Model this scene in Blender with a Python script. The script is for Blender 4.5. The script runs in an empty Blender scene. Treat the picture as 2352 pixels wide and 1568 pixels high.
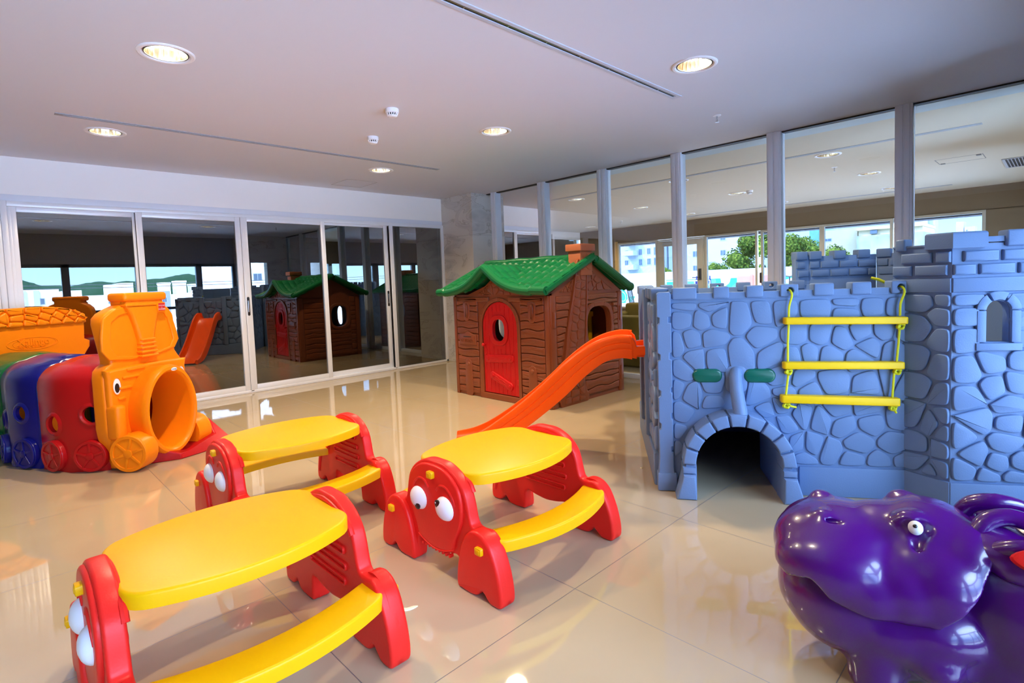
import bpy, bmesh, math, random
from mathutils import Matrix, Vector, noise
S = bpy.context.scene
COL = S.collection
rad = math.radians

# ------------------------------------------------------------------ camera
cam_d = bpy.data.cameras.new('camera'); cam = bpy.data.objects.new('camera', cam_d); COL.objects.link(cam)
S.camera = cam
cam_d.sensor_width = 36.0
cam_d.lens = 1240.9 / 2352 * 36.0
cam_d.shift_y = -(784 - 721.9) / 2352
cam_d.clip_start = 0.05; cam_d.clip_end = 2000
_y, _p, _r = rad(44.38), rad(3.444), rad(-2.163)
_f = Vector((math.sin(_y)*math.cos(_p), math.cos(_y)*math.cos(_p), -math.sin(_p)))
_r0 = Vector((math.cos(_y), -math.sin(_y), 0)); _u0 = _r0.cross(_f)
_rt = _r0*math.cos(_r) + _u0*math.sin(_r); _up = -_r0*math.sin(_r) + _u0*math.cos(_r)
cam.matrix_world = Matrix(((_rt.x, _up.x, -_f.x, 0), (_rt.y, _up.y, -_f.y, 0), (_rt.z, _up.z, -_f.z, 1.3), (0, 0, 0, 1)))

# ------------------------------------------------------------------ world, sun, exposure
W = bpy.data.worlds.new('sky'); S.world = W; W.use_nodes = True
nt = W.node_tree; nt.nodes.clear()
out = nt.nodes.new('ShaderNodeOutputWorld'); bg = nt.nodes.new('ShaderNodeBackground')
geo = nt.nodes.new('ShaderNodeTexCoord'); sep = nt.nodes.new('ShaderNodeSeparateXYZ'); rmp = nt.nodes.new('ShaderNodeValToRGB')
rmp.color_ramp.elements[0].position = 0.0; rmp.color_ramp.elements[0].color = (0.27, 0.43, 0.60, 1)
rmp.color_ramp.elements[1].position = 0.9; rmp.color_ramp.elements[1].color = (0.85, 1.25, 2.15, 1)
_e = rmp.color_ramp.elements.new(0.16); _e.color = (0.12, 0.31, 0.62, 1)
_e = rmp.color_ramp.elements.new(0.40); _e.color = (0.98, 1.42, 2.30, 1)
nt.links.new(geo.outputs['Generated'], sep.inputs[0]); nt.links.new(sep.outputs['Z'], rmp.inputs[0])
nt.links.new(rmp.outputs[0], bg.inputs[0]); bg.inputs[1].default_value = 4.0
nt.links.new(bg.outputs[0], out.inputs[0])
sun_d = bpy.data.lights.new('sun', 'SUN'); sun_d.energy = 4.0; sun_d.angle = rad(1.0); sun_d.color = (1.0, 0.97, 0.92)
sun = bpy.data.objects.new('sun', sun_d); COL.objects.link(sun)
sun.rotation_euler = Vector((0.62, -0.55, -0.75)).to_track_quat('-Z', 'Y').to_euler()

def portal(x, y, z, w, h, dirv):
    d = bpy.data.lights.new('window_portal', 'AREA'); d.shape = 'RECTANGLE'; d.size = w; d.size_y = h
    d.cycles.is_portal = True
    o = bpy.data.objects.new('window_portal', d); COL.objects.link(o)
    o.location = (x, y, z); o.rotation_euler = Vector(dirv).to_track_quat('-Z', 'Z').to_euler()
portal(1.2, -0.95, 1.05, 7.4, 2.1, (0, 1, 0)); portal(9.6, -0.98, 1.05, 6.8, 2.1, (0, 1, 0))
portal(13.45, 5.0, 1.15, 9.0, 2.3, (-1, 0, 0))

S.view_settings.view_transform = 'Standard'; S.view_settings.look = 'None'
S.view_settings.gamma = 1.0; S.view_settings.use_curve_mapping = False
S.view_settings.exposure = 1.57
S.cycles.use_denoising = True
S.cycles.max_bounces = 10; S.cycles.diffuse_bounces = 5; S.cycles.glossy_bounces = 5
S.cycles.transparent_max_bounces = 16; S.cycles.transmission_bounces = 6
S.cycles.sample_clamp_indirect = 6.0
S.cycles.caustics_reflective = False; S.cycles.caustics_refractive = False

# ------------------------------------------------------------------ materials
MATS = {}
def mat(name, col=(0.8, 0.8, 0.8), rough=0.4, metal=0.0, bump=0.0, bscale=60.0, var=0.0, vscale=3.0, coat=0.0, spec=0.5, emit=None, estr=0.0):
    if name in MATS: return MATS[name]
    m = bpy.data.materials.new(name); m.use_nodes = True; n = m.node_tree; p = n.nodes['Principled BSDF']
    p.inputs['Base Color'].default_value = (*col, 1); p.inputs['Roughness'].default_value = rough
    p.inputs['Metallic'].default_value = metal; p.inputs['Coat Weight'].default_value = coat
    p.inputs['Coat Roughness'].default_value = 0.08
    p.inputs['Specular IOR Level'].default_value = spec
    tc = n.nodes.new('ShaderNodeTexCoord')
    if var > 0:
        t = n.nodes.new('ShaderNodeTexNoise'); t.inputs['Scale'].default_value = vscale; t.inputs['Detail'].default_value = 3
        n.links.new(tc.outputs['Object'], t.inputs['Vector'])
        mx = n.nodes.new('ShaderNodeMix'); mx.data_type = 'RGBA'
        mx.inputs['A'].default_value = (*[c*(1-var) for c in col], 1); mx.inputs['B'].default_value = (*[min(1, c*(1+var)) for c in col], 1)
        n.links.new(t.outputs['Fac'], mx.inputs['Factor']); n.links.new(mx.outputs['Result'], p.inputs['Base Color'])
    if bump > 0:
        t = n.nodes.new('ShaderNodeTexNoise'); t.inputs['Scale'].default_value = bscale; t.inputs['Detail'].default_value = 2
        n.links.new(tc.outputs['Object'], t.inputs['Vector'])
        b = n.nodes.new('ShaderNodeBump'); b.inputs['Strength'].default_value = bump; b.inputs['Distance'].default_value = 0.002
        n.links.new(t.outputs['Fac'], b.inputs['Height']); n.links.new(b.outputs[0], p.inputs['Normal'])
    if emit:
        p.inputs['Emission Color'].default_value = (*emit, 1); p.inputs['Emission Strength'].default_value = estr
    MATS[name] = m
    return m

YEL = mat('yellow_plastic', (0.84, 0.42, 0.001), 0.36, bump=0.15, bscale=90, var=0.03, spec=0.22)
RED = mat('red_plastic', (0.75, 0.018, 0.012), 0.36, bump=0.2, bscale=120, var=0.05, spec=0.22)
TRED = mat('train_red_plastic', (0.46, 0.007, 0.009), 0.25, bump=0.1, var=0.05, spec=0.3)
TBLUE = mat('train_blue_plastic', (0.006, 0.008, 0.18), 0.22, bump=0.1, var=0.05, spec=0.3)
TGREEN = mat('train_green_plastic', (0.005, 0.13, 0.03), 0.25, bump=0.1, var=0.05, spec=0.3)
TORANGE = mat('train_orange_plastic', (0.95, 0.24, 0.004), 0.32, bump=0.2, bscale=140, var=0.04, spec=0.22)
SLO = mat('slide_orange_plastic', (0.98, 0.095, 0.004), 0.3, bump=0.05, var=0.04, spec=0.22)
BROWN = mat('brown_plastic', (0.235, 0.058, 0.019), 0.30, bump=0.25, bscale=150, var=0.08, spec=0.5)
BROWN2 = mat('chimney_brown_plastic', (0.34, 0.105, 0.045), 0.45, bump=0.35, bscale=120, var=0.06, spec=0.3)
DRED = mat('door_red_plastic', (0.55, 0.008, 0.010), 0.33, bump=0.1, var=0.06, spec=0.3)
RGREEN = mat('roof_green_plastic', (0.003, 0.135, 0.038), 0.33, bump=0.15, bscale=150, var=0.06, spec=0.3)
CAST = mat('castle_grey_plastic', (0.145, 0.23, 0.405), 0.40, bump=0.35, bscale=170, var=0.03, spec=0.22)
DGREEN = mat('dark_green_plastic', (0.003, 0.11, 0.07), 0.25)
ROPE = mat('yellow_rope', (0.72, 0.72, 0.01), 0.75, bump=0.6, bscale=300)
LRUNG = mat('ladder_yellow_plastic', (0.88, 0.55, 0.004), 0.4, bump=0.1, spec=0.22)
PURP = mat('purple_plastic', (0.075, 0.002, 0.165), 0.24, var=0.05, coat=0.6, bump=0.03, bscale=30)
WHITE = mat('white_plastic', (0.82, 0.82, 0.84), 0.35)
BLACK = mat('black_plastic', (0.012, 0.008, 0.008), 0.3)
ALU = mat('painted_aluminium', (0.78, 0.80, 0.84), 0.3, metal=0.1, var=0.03)
ALUB = mat('anodised_aluminium', (0.74, 0.80, 0.90), 0.3, metal=0.05, var=0.03)
BEIGEF = mat('beige_frame', (0.48, 0.45, 0.37), 0.45)
DARK = mat('dark_gap', (0.01, 0.01, 0.012), 0.6)
CEIL = mat('ceiling_paint', (0.64, 0.66, 0.72), 0.85, var=0.02, vscale=0.7, bump=0.05, bscale=40)
WALLW = mat('white_wall_paint', (0.88, 0.87, 0.86), 0.8, var=0.02)
BRW = mat('brown_wall_paint', (0.20, 0.145, 0.085), 0.8, var=0.05)
GREYW = mat('grey_wall_paint', (0.35, 0.36, 0.36), 0.8, var=0.04)
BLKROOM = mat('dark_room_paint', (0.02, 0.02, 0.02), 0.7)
GOLD = mat('gold_reflector', (0.98, 0.90, 0.72), 0.14, metal=1.0, bump=0.3, bscale=20)
STEEL = mat('brushed_steel', (0.6, 0.6, 0.62), 0.3, metal=1.0)
EXTW = mat('white_render', (0.80, 0.80, 0.80), 0.9, var=0.03, vscale=0.5)
EXTE = mat('darkened_white_render', (0.42, 0.45, 0.50), 0.9, var=0.03, vscale=0.5)  # white render darkened so the sunlit east facades don't wash out
EXTB = mat('beige_render', (0.60, 0.50, 0.32), 0.9, var=0.15, vscale=0.7)
EXTG = mat('stained_concrete', (0.33, 0.34, 0.30), 0.9, var=0.5, vscale=1.2)
WINB = mat('facade_window_glass', (0.10, 0.14, 0.2), 0.15)
GRYF = mat('facade_grey', (0.42, 0.45, 0.5), 0.8)
OLIVE = mat('olive_fabric', (0.13, 0.10, 0.015), 0.9, bump=0.5, bscale=200)
TERR = mat('terrace_tiles', (0.62, 0.60, 0.56), 0.7, var=0.1, vscale=0.8)
PORC = mat('downlight_trim', (0.80, 0.80, 0.82), 0.35)
LAMP = mat('lit_lamp', (1, 1, 1), 0.5, emit=(1.0, 0.92, 0.78), estr=40.0)
LAMPD = mat('faint_lamp', (1, 1, 1), 0.5, emit=(1.0, 0.85, 0.6), estr=2.0)
PINK = mat('terracotta_paint', (0.6, 0.2, 0.13), 0.8, var=0.2)

def glass(name, tint, refl, rough=0.0, rcol=(1, 1, 1)):
    m = bpy.data.materials.new(name); m.use_nodes = True; n = m.node_tree; n.nodes.clear()
    o = n.nodes.new('ShaderNodeOutputMaterial'); t = n.nodes.new('ShaderNodeBsdfTransparent'); g = n.nodes.new('ShaderNodeBsdfGlossy')
    t.inputs[0].default_value = (*tint, 1); g.inputs['Roughness'].default_value = rough; g.inputs['Color'].default_value = (*rcol, 1)
    lw = n.nodes.new('ShaderNodeFresnel'); lw.inputs[0].default_value = 1.5
    ma = n.nodes.new('ShaderNodeMath'); ma.operation = 'MULTIPLY_ADD'; ma.inputs[1].default_value = 1.0; ma.inputs[2].default_value = refl; ma.use_clamp = True
    n.links.new(lw.outputs[0], ma.inputs[0])
    mx = n.nodes.new('ShaderNodeMixShader'); n.links.new(ma.outputs[0], mx.inputs[0]); n.links.new(t.outputs[0], mx.inputs[1]); n.links.new(g.outputs[0], mx.inputs[2])
    n.links.new(mx.outputs[0], o.inputs[0]); MATS[name] = m; return m
GDOOR = glass('tinted_door_glass', (0.25, 0.25, 0.25), 0.21, rcol=(0.92, 0.95, 0.93))
GPART = glass('clear_partition_glass', (0.93, 0.96, 0.94), 0.0)
GWIN = glass('window_glass', (0.95, 0.97, 0.96), 0.0); GTINT = glass('dimming_window_glass', (0.33, 0.36, 0.40), 0.0)  # grey tint put into the lounge window glass to dim the bright outdoors

def floor_material():
    m = mat('polished_floor_tiles', (0.60, 0.50, 0.36), 0.06); n = m.node_tree; p = n.nodes['Principled BSDF']
    p.inputs['Specular IOR Level'].default_value = 1.0; p.inputs['IOR'].default_value = 1.62
    tc = n.nodes.new('ShaderNodeTexCoord'); sx = n.nodes.new('ShaderNodeSeparateXYZ'); n.links.new(tc.outputs['Object'], sx.inputs[0])
    ls = []
    for ax, off, pit in (('X', 1.70, 0.893), ('Y', 1.42, 0.940)):
        a = n.nodes.new('ShaderNodeMath'); a.operation = 'SUBTRACT'; a.inputs[1].default_value = off - 100*pit; n.links.new(sx.outputs[ax], a.inputs[0])
        d = n.nodes.new('ShaderNodeMath'); d.operation = 'DIVIDE'; d.inputs[1].default_value = pit; n.links.new(a.outputs[0], d.inputs[0])
        f = n.nodes.new('ShaderNodeMath'); f.operation = 'FRACT'; n.links.new(d.outputs[0], f.inputs[0])
        s = n.nodes.new('ShaderNodeMath'); s.operation = 'SUBTRACT'; s.inputs[1].default_value = 0.5; n.links.new(f.outputs[0], s.inputs[0])
        b = n.nodes.new('ShaderNodeMath'); b.operation = 'ABSOLUTE'; n.links.new(s.outputs[0], b.inputs[0])
        g = n.nodes.new('ShaderNodeMath'); g.operation = 'GREATER_THAN'; g.inputs[1].default_value = 0.5 - 0.0017/pit; n.links.new(b.outputs[0], g.inputs[0])
        ls.append(g)
    mxm = n.nodes.new('ShaderNodeMath'); mxm.operation = 'MAXIMUM'; n.links.new(ls[0].outputs[0], mxm.inputs[0]); n.links.new(ls[1].outputs[0], mxm.inputs[1])
    t = n.nodes.new('ShaderNodeTexNoise'); t.inputs['Scale'].default_value = 1.6; t.inputs['Detail'].default_value = 6; n.links.new(tc.outputs['Object'], t.inputs['Vector'])
    c1 = n.nodes.new('ShaderNodeMix'); c1.data_type = 'RGBA'; c1.inputs['A'].default_value = (0.44, 0.335, 0.20, 1); c1.inputs['B'].default_value = (0.52, 0.405, 0.25, 1)
    n.links.new(t.outputs['Fac'], c1.inputs['Factor'])
    c2 = n.nodes.new('ShaderNodeMix'); c2.data_type = 'RGBA'; c2.inputs['B'].default_value = (0.13, 0.115, 0.10, 1)
    n.links.new(mxm.outputs[0], c2.inputs['Factor']); n.links.new(c1.outputs['Result'], c2.inputs['A']); n.links.new(c2.outputs['Result'], p.inputs['Base Color'])
    r = n.nodes.new('ShaderNodeMath'); r.operation = 'MULTIPLY_ADD'; r.inputs[1].default_value = 0.4; r.inputs[2].default_value = 0.03
    n.links.new(mxm.outputs[0], r.inputs[0]); n.links.new(r.outputs[0], p.inputs['Roughness'])
    return m
FLOOR = floor_material()

def marble_material():
    m = mat('veined_marble', (0.62, 0.60, 0.56), 0.25); n = m.node_tree; p = n.nodes['Principled BSDF']
    tc = n.nodes.new('ShaderNodeTexCoord'); mp = n.nodes.new('ShaderNodeMapping'); mp.inputs['Scale'].default_value = (1, 1, 2.2); mp.inputs['Rotation'].default_value = (0.3, 0.5, 0)
    n.links.new(tc.outputs['Object'], mp.inputs[0])
    t = n.nodes.new('ShaderNodeTexNoise'); t.inputs['Scale'].default_value = 1.7; t.inputs['Detail'].default_value = 8; t.inputs['Distortion'].default_value = 1.2
    n.links.new(mp.outputs[0], t.inputs['Vector'])
    r = n.nodes.new('ShaderNodeValToRGB'); e = r.color_ramp.elements
    e[0].position = 0.30; e[0].color = (0.42, 0.40, 0.38, 1); e[1].position = 0.62; e[1].color = (0.60, 0.58, 0.54, 1)
    x = e.new(0.44); x.color = (0.56, 0.54, 0.51, 1); x = e.new(0.455); x.color = (0.40, 0.37, 0.33, 1); x = e.new(0.475); x.color = (0.58, 0.56, 0.52, 1)
    n.links.new(t.outputs['Fac'], r.inputs[0]); n.links.new(r.outputs[0], p.inputs['Base Color'])
    return m
MARBLE = marble_material()

def foliage_material(name, c1, c2):
    m = mat(name, c1, 0.9, spec=0.05); n = m.node_tree; p = n.nodes['Principled BSDF']
    t = n.nodes.new('ShaderNodeTexNoise'); t.inputs['Scale'].default_value = 6; t.inputs['Detail'].default_value = 5
    tc = n.nodes.new('ShaderNodeTexCoord'); n.links.new(tc.outputs['Object'], t.inputs['Vector'])
    r = n.nodes.new('ShaderNodeValToRGB'); r.color_ramp.elements[0].position = 0.35; r.color_ramp.elements[1].position = 0.7
    r.color_ramp.elements[0].color = (*c1, 1); r.color_ramp.elements[1].color = (*c2, 1)
    n.links.new(t.outputs['Fac'], r.inputs[0]); n.links.new(r.outputs[0], p.inputs['Base Color'])
    return m
LEAF = foliage_material('tree_foliage', (0.015, 0.05, 0.01), (0.20, 0.24, 0.03))
HILLM = foliage_material('hill_forest', (0.008, 0.030, 0.012), (0.022, 0.055, 0.022))
MURAL = mat('painted_mural_wall', (0.8, 0.8, 0.8), 0.9)

# ------------------------------------------------------------------ mesh helpers
def frame(o, u, n, v=(0, 0, 1)):
    """maps (a, b, h): a along u, b along v, h along n"""
    u, n, v = Vector(u), Vector(n), Vector(v)
    return Matrix(((u.x, v.x, n.x, o[0]), (u.y, v.y, n.y, o[1]), (u.z, v.z, n.z, o[2]), (0, 0, 0, 1)))
I4 = Matrix.Identity(4)
def T(x, y, z): return Matrix.Translation((x, y, z))
def circ(cx, cy, rx, ry=None, n=32, a0=0, a1=2*math.pi):
    ry = rx if ry is None else ry
    full = abs(a1-a0-2*math.pi) < 1e-6
    return [(cx+rx*math.cos(a0+(a1-a0)*i/(n if full else n-1)), cy+ry*math.sin(a0+(a1-a0)*i/(n if full else n-1))) for i in range(n)]
def rrect(x0, y0, x1, y1, r, n=5):
    o = []
    for cx, cy, a in ((x1-r, y0+r, -90), (x1-r, y1-r, 0), (x0+r, y1-r, 90), (x0+r, y0+r, 180)):
        for i in range(n+1):
            t = rad(a+90*i/n); o.append((cx+r*math.cos(t), cy+r*math.sin(t)))
    return o
def smooth(pts, k=4, closed=True):
    o = []; n = len(pts)
    for i in range(n if closed else n-1):
        p0 = pts[(i-1) % n] if closed or i > 0 else pts[0]; p1 = pts[i]; p2 = pts[(i+1) % n]; p3 = pts[(i+2) % n] if closed or i+2 < n else pts[-1]
        for j in range(k):
            t = j/k
            o.append(tuple(0.5*((2*b)+(-a+c)*t+(2*a-5*b+4*c-d)*t*t+(-a+3*b-3*c+d)*t**3) for a, b, c, d in zip(p0, p1, p2, p3)))
    if not closed: o.append(tuple(pts[-1]))
    return o
def chaikin(p, it=2, q=0.25):
    for _ in range(it):
        o = []
        for i in range(len(p)):
            a, b = p[i], p[(i+1) % len(p)]
            o += [(a[0]*(1-q)+b[0]*q, a[1]*(1-q)+b[1]*q), (a[0]*q+b[0]*(1-q), a[1]*q+b[1]*(1-q))]
        p = o
    return p
def area(p): return 0.5*sum(p[i][0]*p[(i+1) % len(p)][1]-p[(i+1) % len(p)][0]*p[i][1] for i in range(len(p)))
def inset(p, d):
    n = len(p); s = 1 if area(p) > 0 else -1; o = []
    for i in range(n):
        a, b, c = p[i-1], p[i], p[(i+1) % n]
        e1 = (b[0]-a[0], b[1]-a[1]); e2 = (c[0]-b[0], c[1]-b[1])
        l1 = math.hypot(*e1) or 1e-9; l2 = math.hypot(*e2) or 1e-9
        n1 = (-e1[1]/l1*s, e1[0]/l1*s); n2 = (-e2[1]/l2*s, e2[0]/l2*s)
        m = (n1[0]+n2[0], n1[1]+n2[1]); l = math.hypot(*m)
        if l < 0.3: m = n1; k = 1
        else: m = (m[0]/l, m[1]/l); k = 1/max(0.5, m[0]*n1[0]+m[1]*n1[1])
        o.append((b[0]+m[0]*d*k, b[1]+m[1]*d*k))
    return o

class G:
    """collects shapes and links them as ONE mesh object"""
    def __init__(s): s.bm = bmesh.new(); s.ms = []
    def _m(s, m):
        if m is None: return 0
        if m not in s.ms: s.ms.append(m)
        return s.ms.index(m)
    def faces(s, vs, fs, M=I4, m=None):
        i = s._m(m); v = [s.bm.verts.new(M @ Vector(p)) for p in vs]
        for f in fs:
            try: s.bm.faces.new([v[k] for k in f]).material_index = i
            except ValueError: pass
        return s
    def mesh(s, me, M=I4, m=None):
        s.faces([v.co for v in me.vertices], [tuple(p.vertices) for p in me.polygons], M, m); return s
    def box(s, x0, y0, z0, x1, y1, z1, M=I4, b=0.0, seg=2, m=None):
        t = bmesh.new(); bmesh.ops.create_cube(t, size=1)
        for v in t.verts: v.co = Vector(((x0+x1)/2+v.co.x*(x1-x0), (y0+y1)/2+v.co.y*(y1-y0), (z0+z1)/2+v.co.z*(z1-z0)))
        if b > 0: bmesh.ops.bevel(t, geom=t.edges[:]+t.verts[:], offset=b, segments=seg, affect='EDGES', profile=0.5)
        t.verts.ensure_lookup_table(); t.verts.index_update()
        s.faces([v.co.copy() for v in t.verts], [[v.index for v in f.verts] for f in t.faces], M, m); t.free(); return s
    def plate(s, loop, h0, h1, b=0.0, M=I4, m=None, seg=2):
        """closed plate on loop (a,b), from height h0 up to h1, rounded top rim of size b"""
        if area(loop) < 0: loop = loop[::-1]
        n = len(loop); rings = [[(x, y, h0) for x, y in loop]]
        if b > 0:
            for k in range(seg+1):
                t = k/seg*math.pi/2
                l2 = inset(loop, b*(1-math.cos(t))); rings.append([(x, y, h1-b+b*math.sin(t)) for x, y in l2])
        else: rings.append([(x, y, h1) for x, y in loop])
        vs = [p for r in rings for p in r]; fs = []
        for k in range(len(rings)-1):
            for i in range(n): j = (i+1) % n; fs.append((k*n+i, k*n+j, (k+1)*n+j, (k+1)*n+i))
        fs.append(tuple(range((len(rings)-1)*n, len(rings)*n))); fs.append(tuple(range(n))[::-1])
        return s.faces(vs, fs, M, m)
    def prof(s, loops, h0, h1, b=0.0, M=I4, m=None, res=2):
        """extruded outline with holes, rounded edges"""
        cu = bpy.data.curves.new('tmp', 'CURVE'); cu.dimensions = '2D'; cu.fill_mode = 'BOTH'
        cu.extrude = max(1e-5, (h1-h0)/2-b); cu.bevel_depth = b; cu.bevel_resolution = res; cu.offset = -b
        for l in loops:
            sp = cu.splines.new('POLY'); sp.points.add(len(l)-1); sp.use_cyclic_u = True
            for p, q in zip(sp.points, l): p.co = (q[0], q[1], 0, 1)
        ob = bpy.data.objects.new('tmp', cu); me = bpy.data.meshes.new_from_object(ob)
        s.mesh(me, M @ T(0, 0, (h0+h1)/2), m)
        bpy.data.objects.remove(ob); bpy.data.curves.remove(cu); bpy.data.meshes.remove(me); return s
    def tube(s, pts, r, M=I4, n=8, m=None, closed=False):
        pts = [Vector(p) for p in pts]; N = len(pts); vs = []; up = None
        for i, p in enumerate(pts):
            t = (pts[(i+1) % N if closed else min(i+1, N-1)]-pts[i-1 if closed else max(i-1, 0)]).normalized()
            if up is None: up = Vector((0, 0, 1)) if abs(t.z) < 0.9 else Vector((1, 0, 0))
            a = t.cross(up).normalized(); bb = a.cross(t).normalized(); up = bb
            rr = r[i] if isinstance(r, (list, tuple)) else r
            vs += [p+a*rr*math.cos(2*math.pi*k/n)+bb*rr*math.sin(2*math.pi*k/n) for k in range(n)]
        fs = [(i*n+k, i*n+(k+1) % n, ((i+1) % N)*n+(k+1) % n, ((i+1) % N)*n+k) for i in range(N if closed else N-1) for k in range(n)]
        if not closed: fs += [tuple(range(n))[::-1], tuple(range((N-1)*n, N*n))]
        return s.faces(vs, fs, M, m)
    def lathe(s, pr, M=I4, n=32, m=None, sx=1.0, sy=1.0):
        vs = [(r*math.cos(2*math.pi*k/n)*sx, r*math.sin(2*math.pi*k/n)*sy, z) for r, z in pr for k in range(n)]
        fs = [(i*n+k, i*n+(k+1) % n, (i+1)*n+(k+1) % n, (i+1)*n+k) for i in range(len(pr)-1) for k in range(n)]
        if pr[0][0] > 1e-6: fs.append(tuple(range(n))[::-1])
        if pr[-1][0] > 1e-6: fs.append(tuple(range((len(pr)-1)*n, len(pr)*n)))
        return s.faces(vs, fs, M, m)
    def ring(s, pr, M=I4, n=32, m=None):
        """closed profile turned about the axis (no caps)"""
        P = len(pr); vs = [(r*math.cos(2*math.pi*k/n), r*math.sin(2*math.pi*k/n), z) for r, z in pr for k in range(n)]
        fs = [(i*n+k, i*n+(k+1) % n, ((i+1) % P)*n+(k+1) % n, ((i+1) % P)*n+k) for i in range(P) for k in range(n)]
        return s.faces(vs, fs, M, m)
    def ball(s, c, r, M=I4, m=None, seg=20, rings=12):
        r = (r, r, r) if isinstance(r, (int, float)) else r
        vs = [(c[0], c[1], c[2]-r[2])]
        for i in range(1, rings):
            t = -math.pi/2+math.pi*i/rings
            vs += [(c[0]+r[0]*math.cos(t)*math.cos(2*math.pi*k/seg), c[1]+r[1]*math.cos(t)*math.sin(2*math.pi*k/seg), c[2]+r[2]*math.sin(t)) for k in range(seg)]
        vs.append((c[0], c[1], c[2]+r[2])); L = len(vs)-1; fs = []
        for k in range(seg):
            fs.append((0, 1+(k+1) % seg, 1+k)); fs.append((L, L-seg+k, L-seg+(k+1) % seg))
            for i in range(rings-2): a = 1+i*seg; fs.append((a+k, a+(k+1) % seg, a+seg+(k+1) % seg, a+seg+k))
        return s.faces(vs, fs, M, m)
    def grid(s, nu, nv, fn, M=I4, m=None, cu=False):
        vs = [fn(i/(nu-1) if not cu else i/nu, j/(nv-1)) for j in range(nv) for i in range(nu)]
        fs = [(j*nu+i, j*nu+(i+1) % nu, (j+1)*nu+(i+1) % nu, (j+1)*nu+i) for j in range(nv-1) for i in range(nu if cu else nu-1)]
        return s.faces(vs, fs, M, m)
    def done(s, name, m=None, parent=None, ang=35, M=I4, recalc=True, weld=False):
        if weld: bmesh.ops.remove_doubles(s.bm, verts=s.bm.verts[:], dist=1e-5)
        if recalc: bmesh.ops.recalc_face_normals(s.bm, faces=s.bm.faces[:])
        me = bpy.data.meshes.new(name); s.bm.to_mesh(me); s.bm.free()
        for p in me.polygons: p.use_smooth = True
        me.set_sharp_from_angle(angle=rad(ang))
        for x in (s.ms or [m]): me.materials.append(x if x is not None else m)
        o = bpy.data.objects.new(name, me); COL.objects.link(o); o.matrix_world = M
        if parent: o.parent = parent
        return o

def empty(name, M, label, cat, group=None):
    o = bpy.data.objects.new(name, None); COL.objects.link(o); o.empty_display_size = 0.1; o.matrix_world = M
    return tag(o, label, cat, group)
def tag(o, label, cat, group=None):
    o['label'] = label; o['category'] = cat
    if group: o['group'] = group
    return o
def struct(o): o['kind'] = 'structure'; return o
def sroot(name, M=I4):
    o = bpy.data.objects.new(name, None); COL.objects.link(o); o.empty_display_size = 0.1; o.matrix_world = M
    return struct(o)
def dup(root, M, label=None):
    r = root.copy(); COL.objects.link(r); r.matrix_world = M
    if label: r['label'] = label
    def rec(a, b):
        for ch in list(a.children):
            c = ch.copy(); COL.objects.link(c); c.parent = b; c.matrix_parent_inverse = ch.matrix_parent_inverse.copy(); rec(ch, c)
    rec(root, r); return r
def evaluated(ob, mods):
    """apply modifiers (list of (type, dict)) without operators"""
    for ty, kw in mods:
        md = ob.modifiers.new(ty, ty)
        for k, v in kw.items(): setattr(md, k, v)
    bpy.context.view_layer.update(); dg = bpy.context.evaluated_depsgraph_get()
    me = bpy.data.meshes.new_from_object(ob.evaluated_get(dg)); old = ob.data; ob.modifiers.clear(); ob.data = me
    bpy.data.meshes.remove(old); return ob
def cut(ob, cutters, op='DIFFERENCE', ang=35):
    evaluated(ob, [('BOOLEAN', dict(operation=op, object=c, solver='EXACT')) for c in cutters])
    for c in cutters: bpy.data.objects.remove(c)
    for p in ob.data.polygons: p.use_smooth = True
    ob.data.set_sharp_from_angle(angle=rad(ang)); return ob
def text(name, s, size, ext, m, M, parent=None, align='CENTER', bold=0.0):
    cu = bpy.data.curves.new(name, 'FONT'); cu.body = s; cu.size = size; cu.extrude = ext; cu.align_x = align; cu.align_y = 'CENTER'; cu.offset = bold
    ob = bpy.data.objects.new(name, cu); me = bpy.data.meshes.new_from_object(ob); bpy.data.objects.remove(ob)
    g = G(); g.mesh(me, M, m); return g.done(name, m, parent)

def voronoi(seeds, bounds, gap, rough=2):
    """stone outlines: cells of the seeds clipped to bounds (convex polygon), inset by gap and rounded"""
    def clip(poly, px, py, nx, ny):
        o = []
        for i in range(len(poly)):
            a, b = poly[i], poly[(i+1) % len(poly)]
            da = (a[0]-px)*nx+(a[1]-py)*ny; db = (b[0]-px)*nx+(b[1]-py)*ny
            if da <= 0: o.append(a)
            if (da < 0) != (db < 0) and abs(da-db) > 1e-12:
                t = da/(da-db); o.append((a[0]+(b[0]-a[0])*t, a[1]+(b[1]-a[1])*t))
        return o
    cells = []
    for i, s in enumerate(seeds):
        if len(s) > 2: cells.append(None); continue
        p = list(bounds)
        for j, t in enumerate(seeds):
            if i == j: continue
            nx, ny = t[0]-s[0], t[1]-s[1]; l = math.hypot(nx, ny)
            if l > 0.6 or l < 1e-6: continue
            p = clip(p, (s[0]+t[0])/2-nx/l*gap, (s[1]+t[1])/2-ny/l*gap, nx/l, ny/l)
            if len(p) < 3: break
        cells.append(chaikin(chaikin(p, 1, 0.16), rough, 0.25) if len(p) > 2 and abs(area(p)) > 2e-4 else None)
    return cells
def densify(p, d):
    o = []
    for i in range(len(p)):
        a, b = p[i], p[(i+1) % len(p)]; n = max(1, int(math.hypot(b[0]-a[0], b[1]-a[1])/d))
        o += [(a[0]+(b[0]-a[0])*k/n, a[1]+(b[1]-a[1])*k/n) for k in range(n)]
    return o

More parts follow.
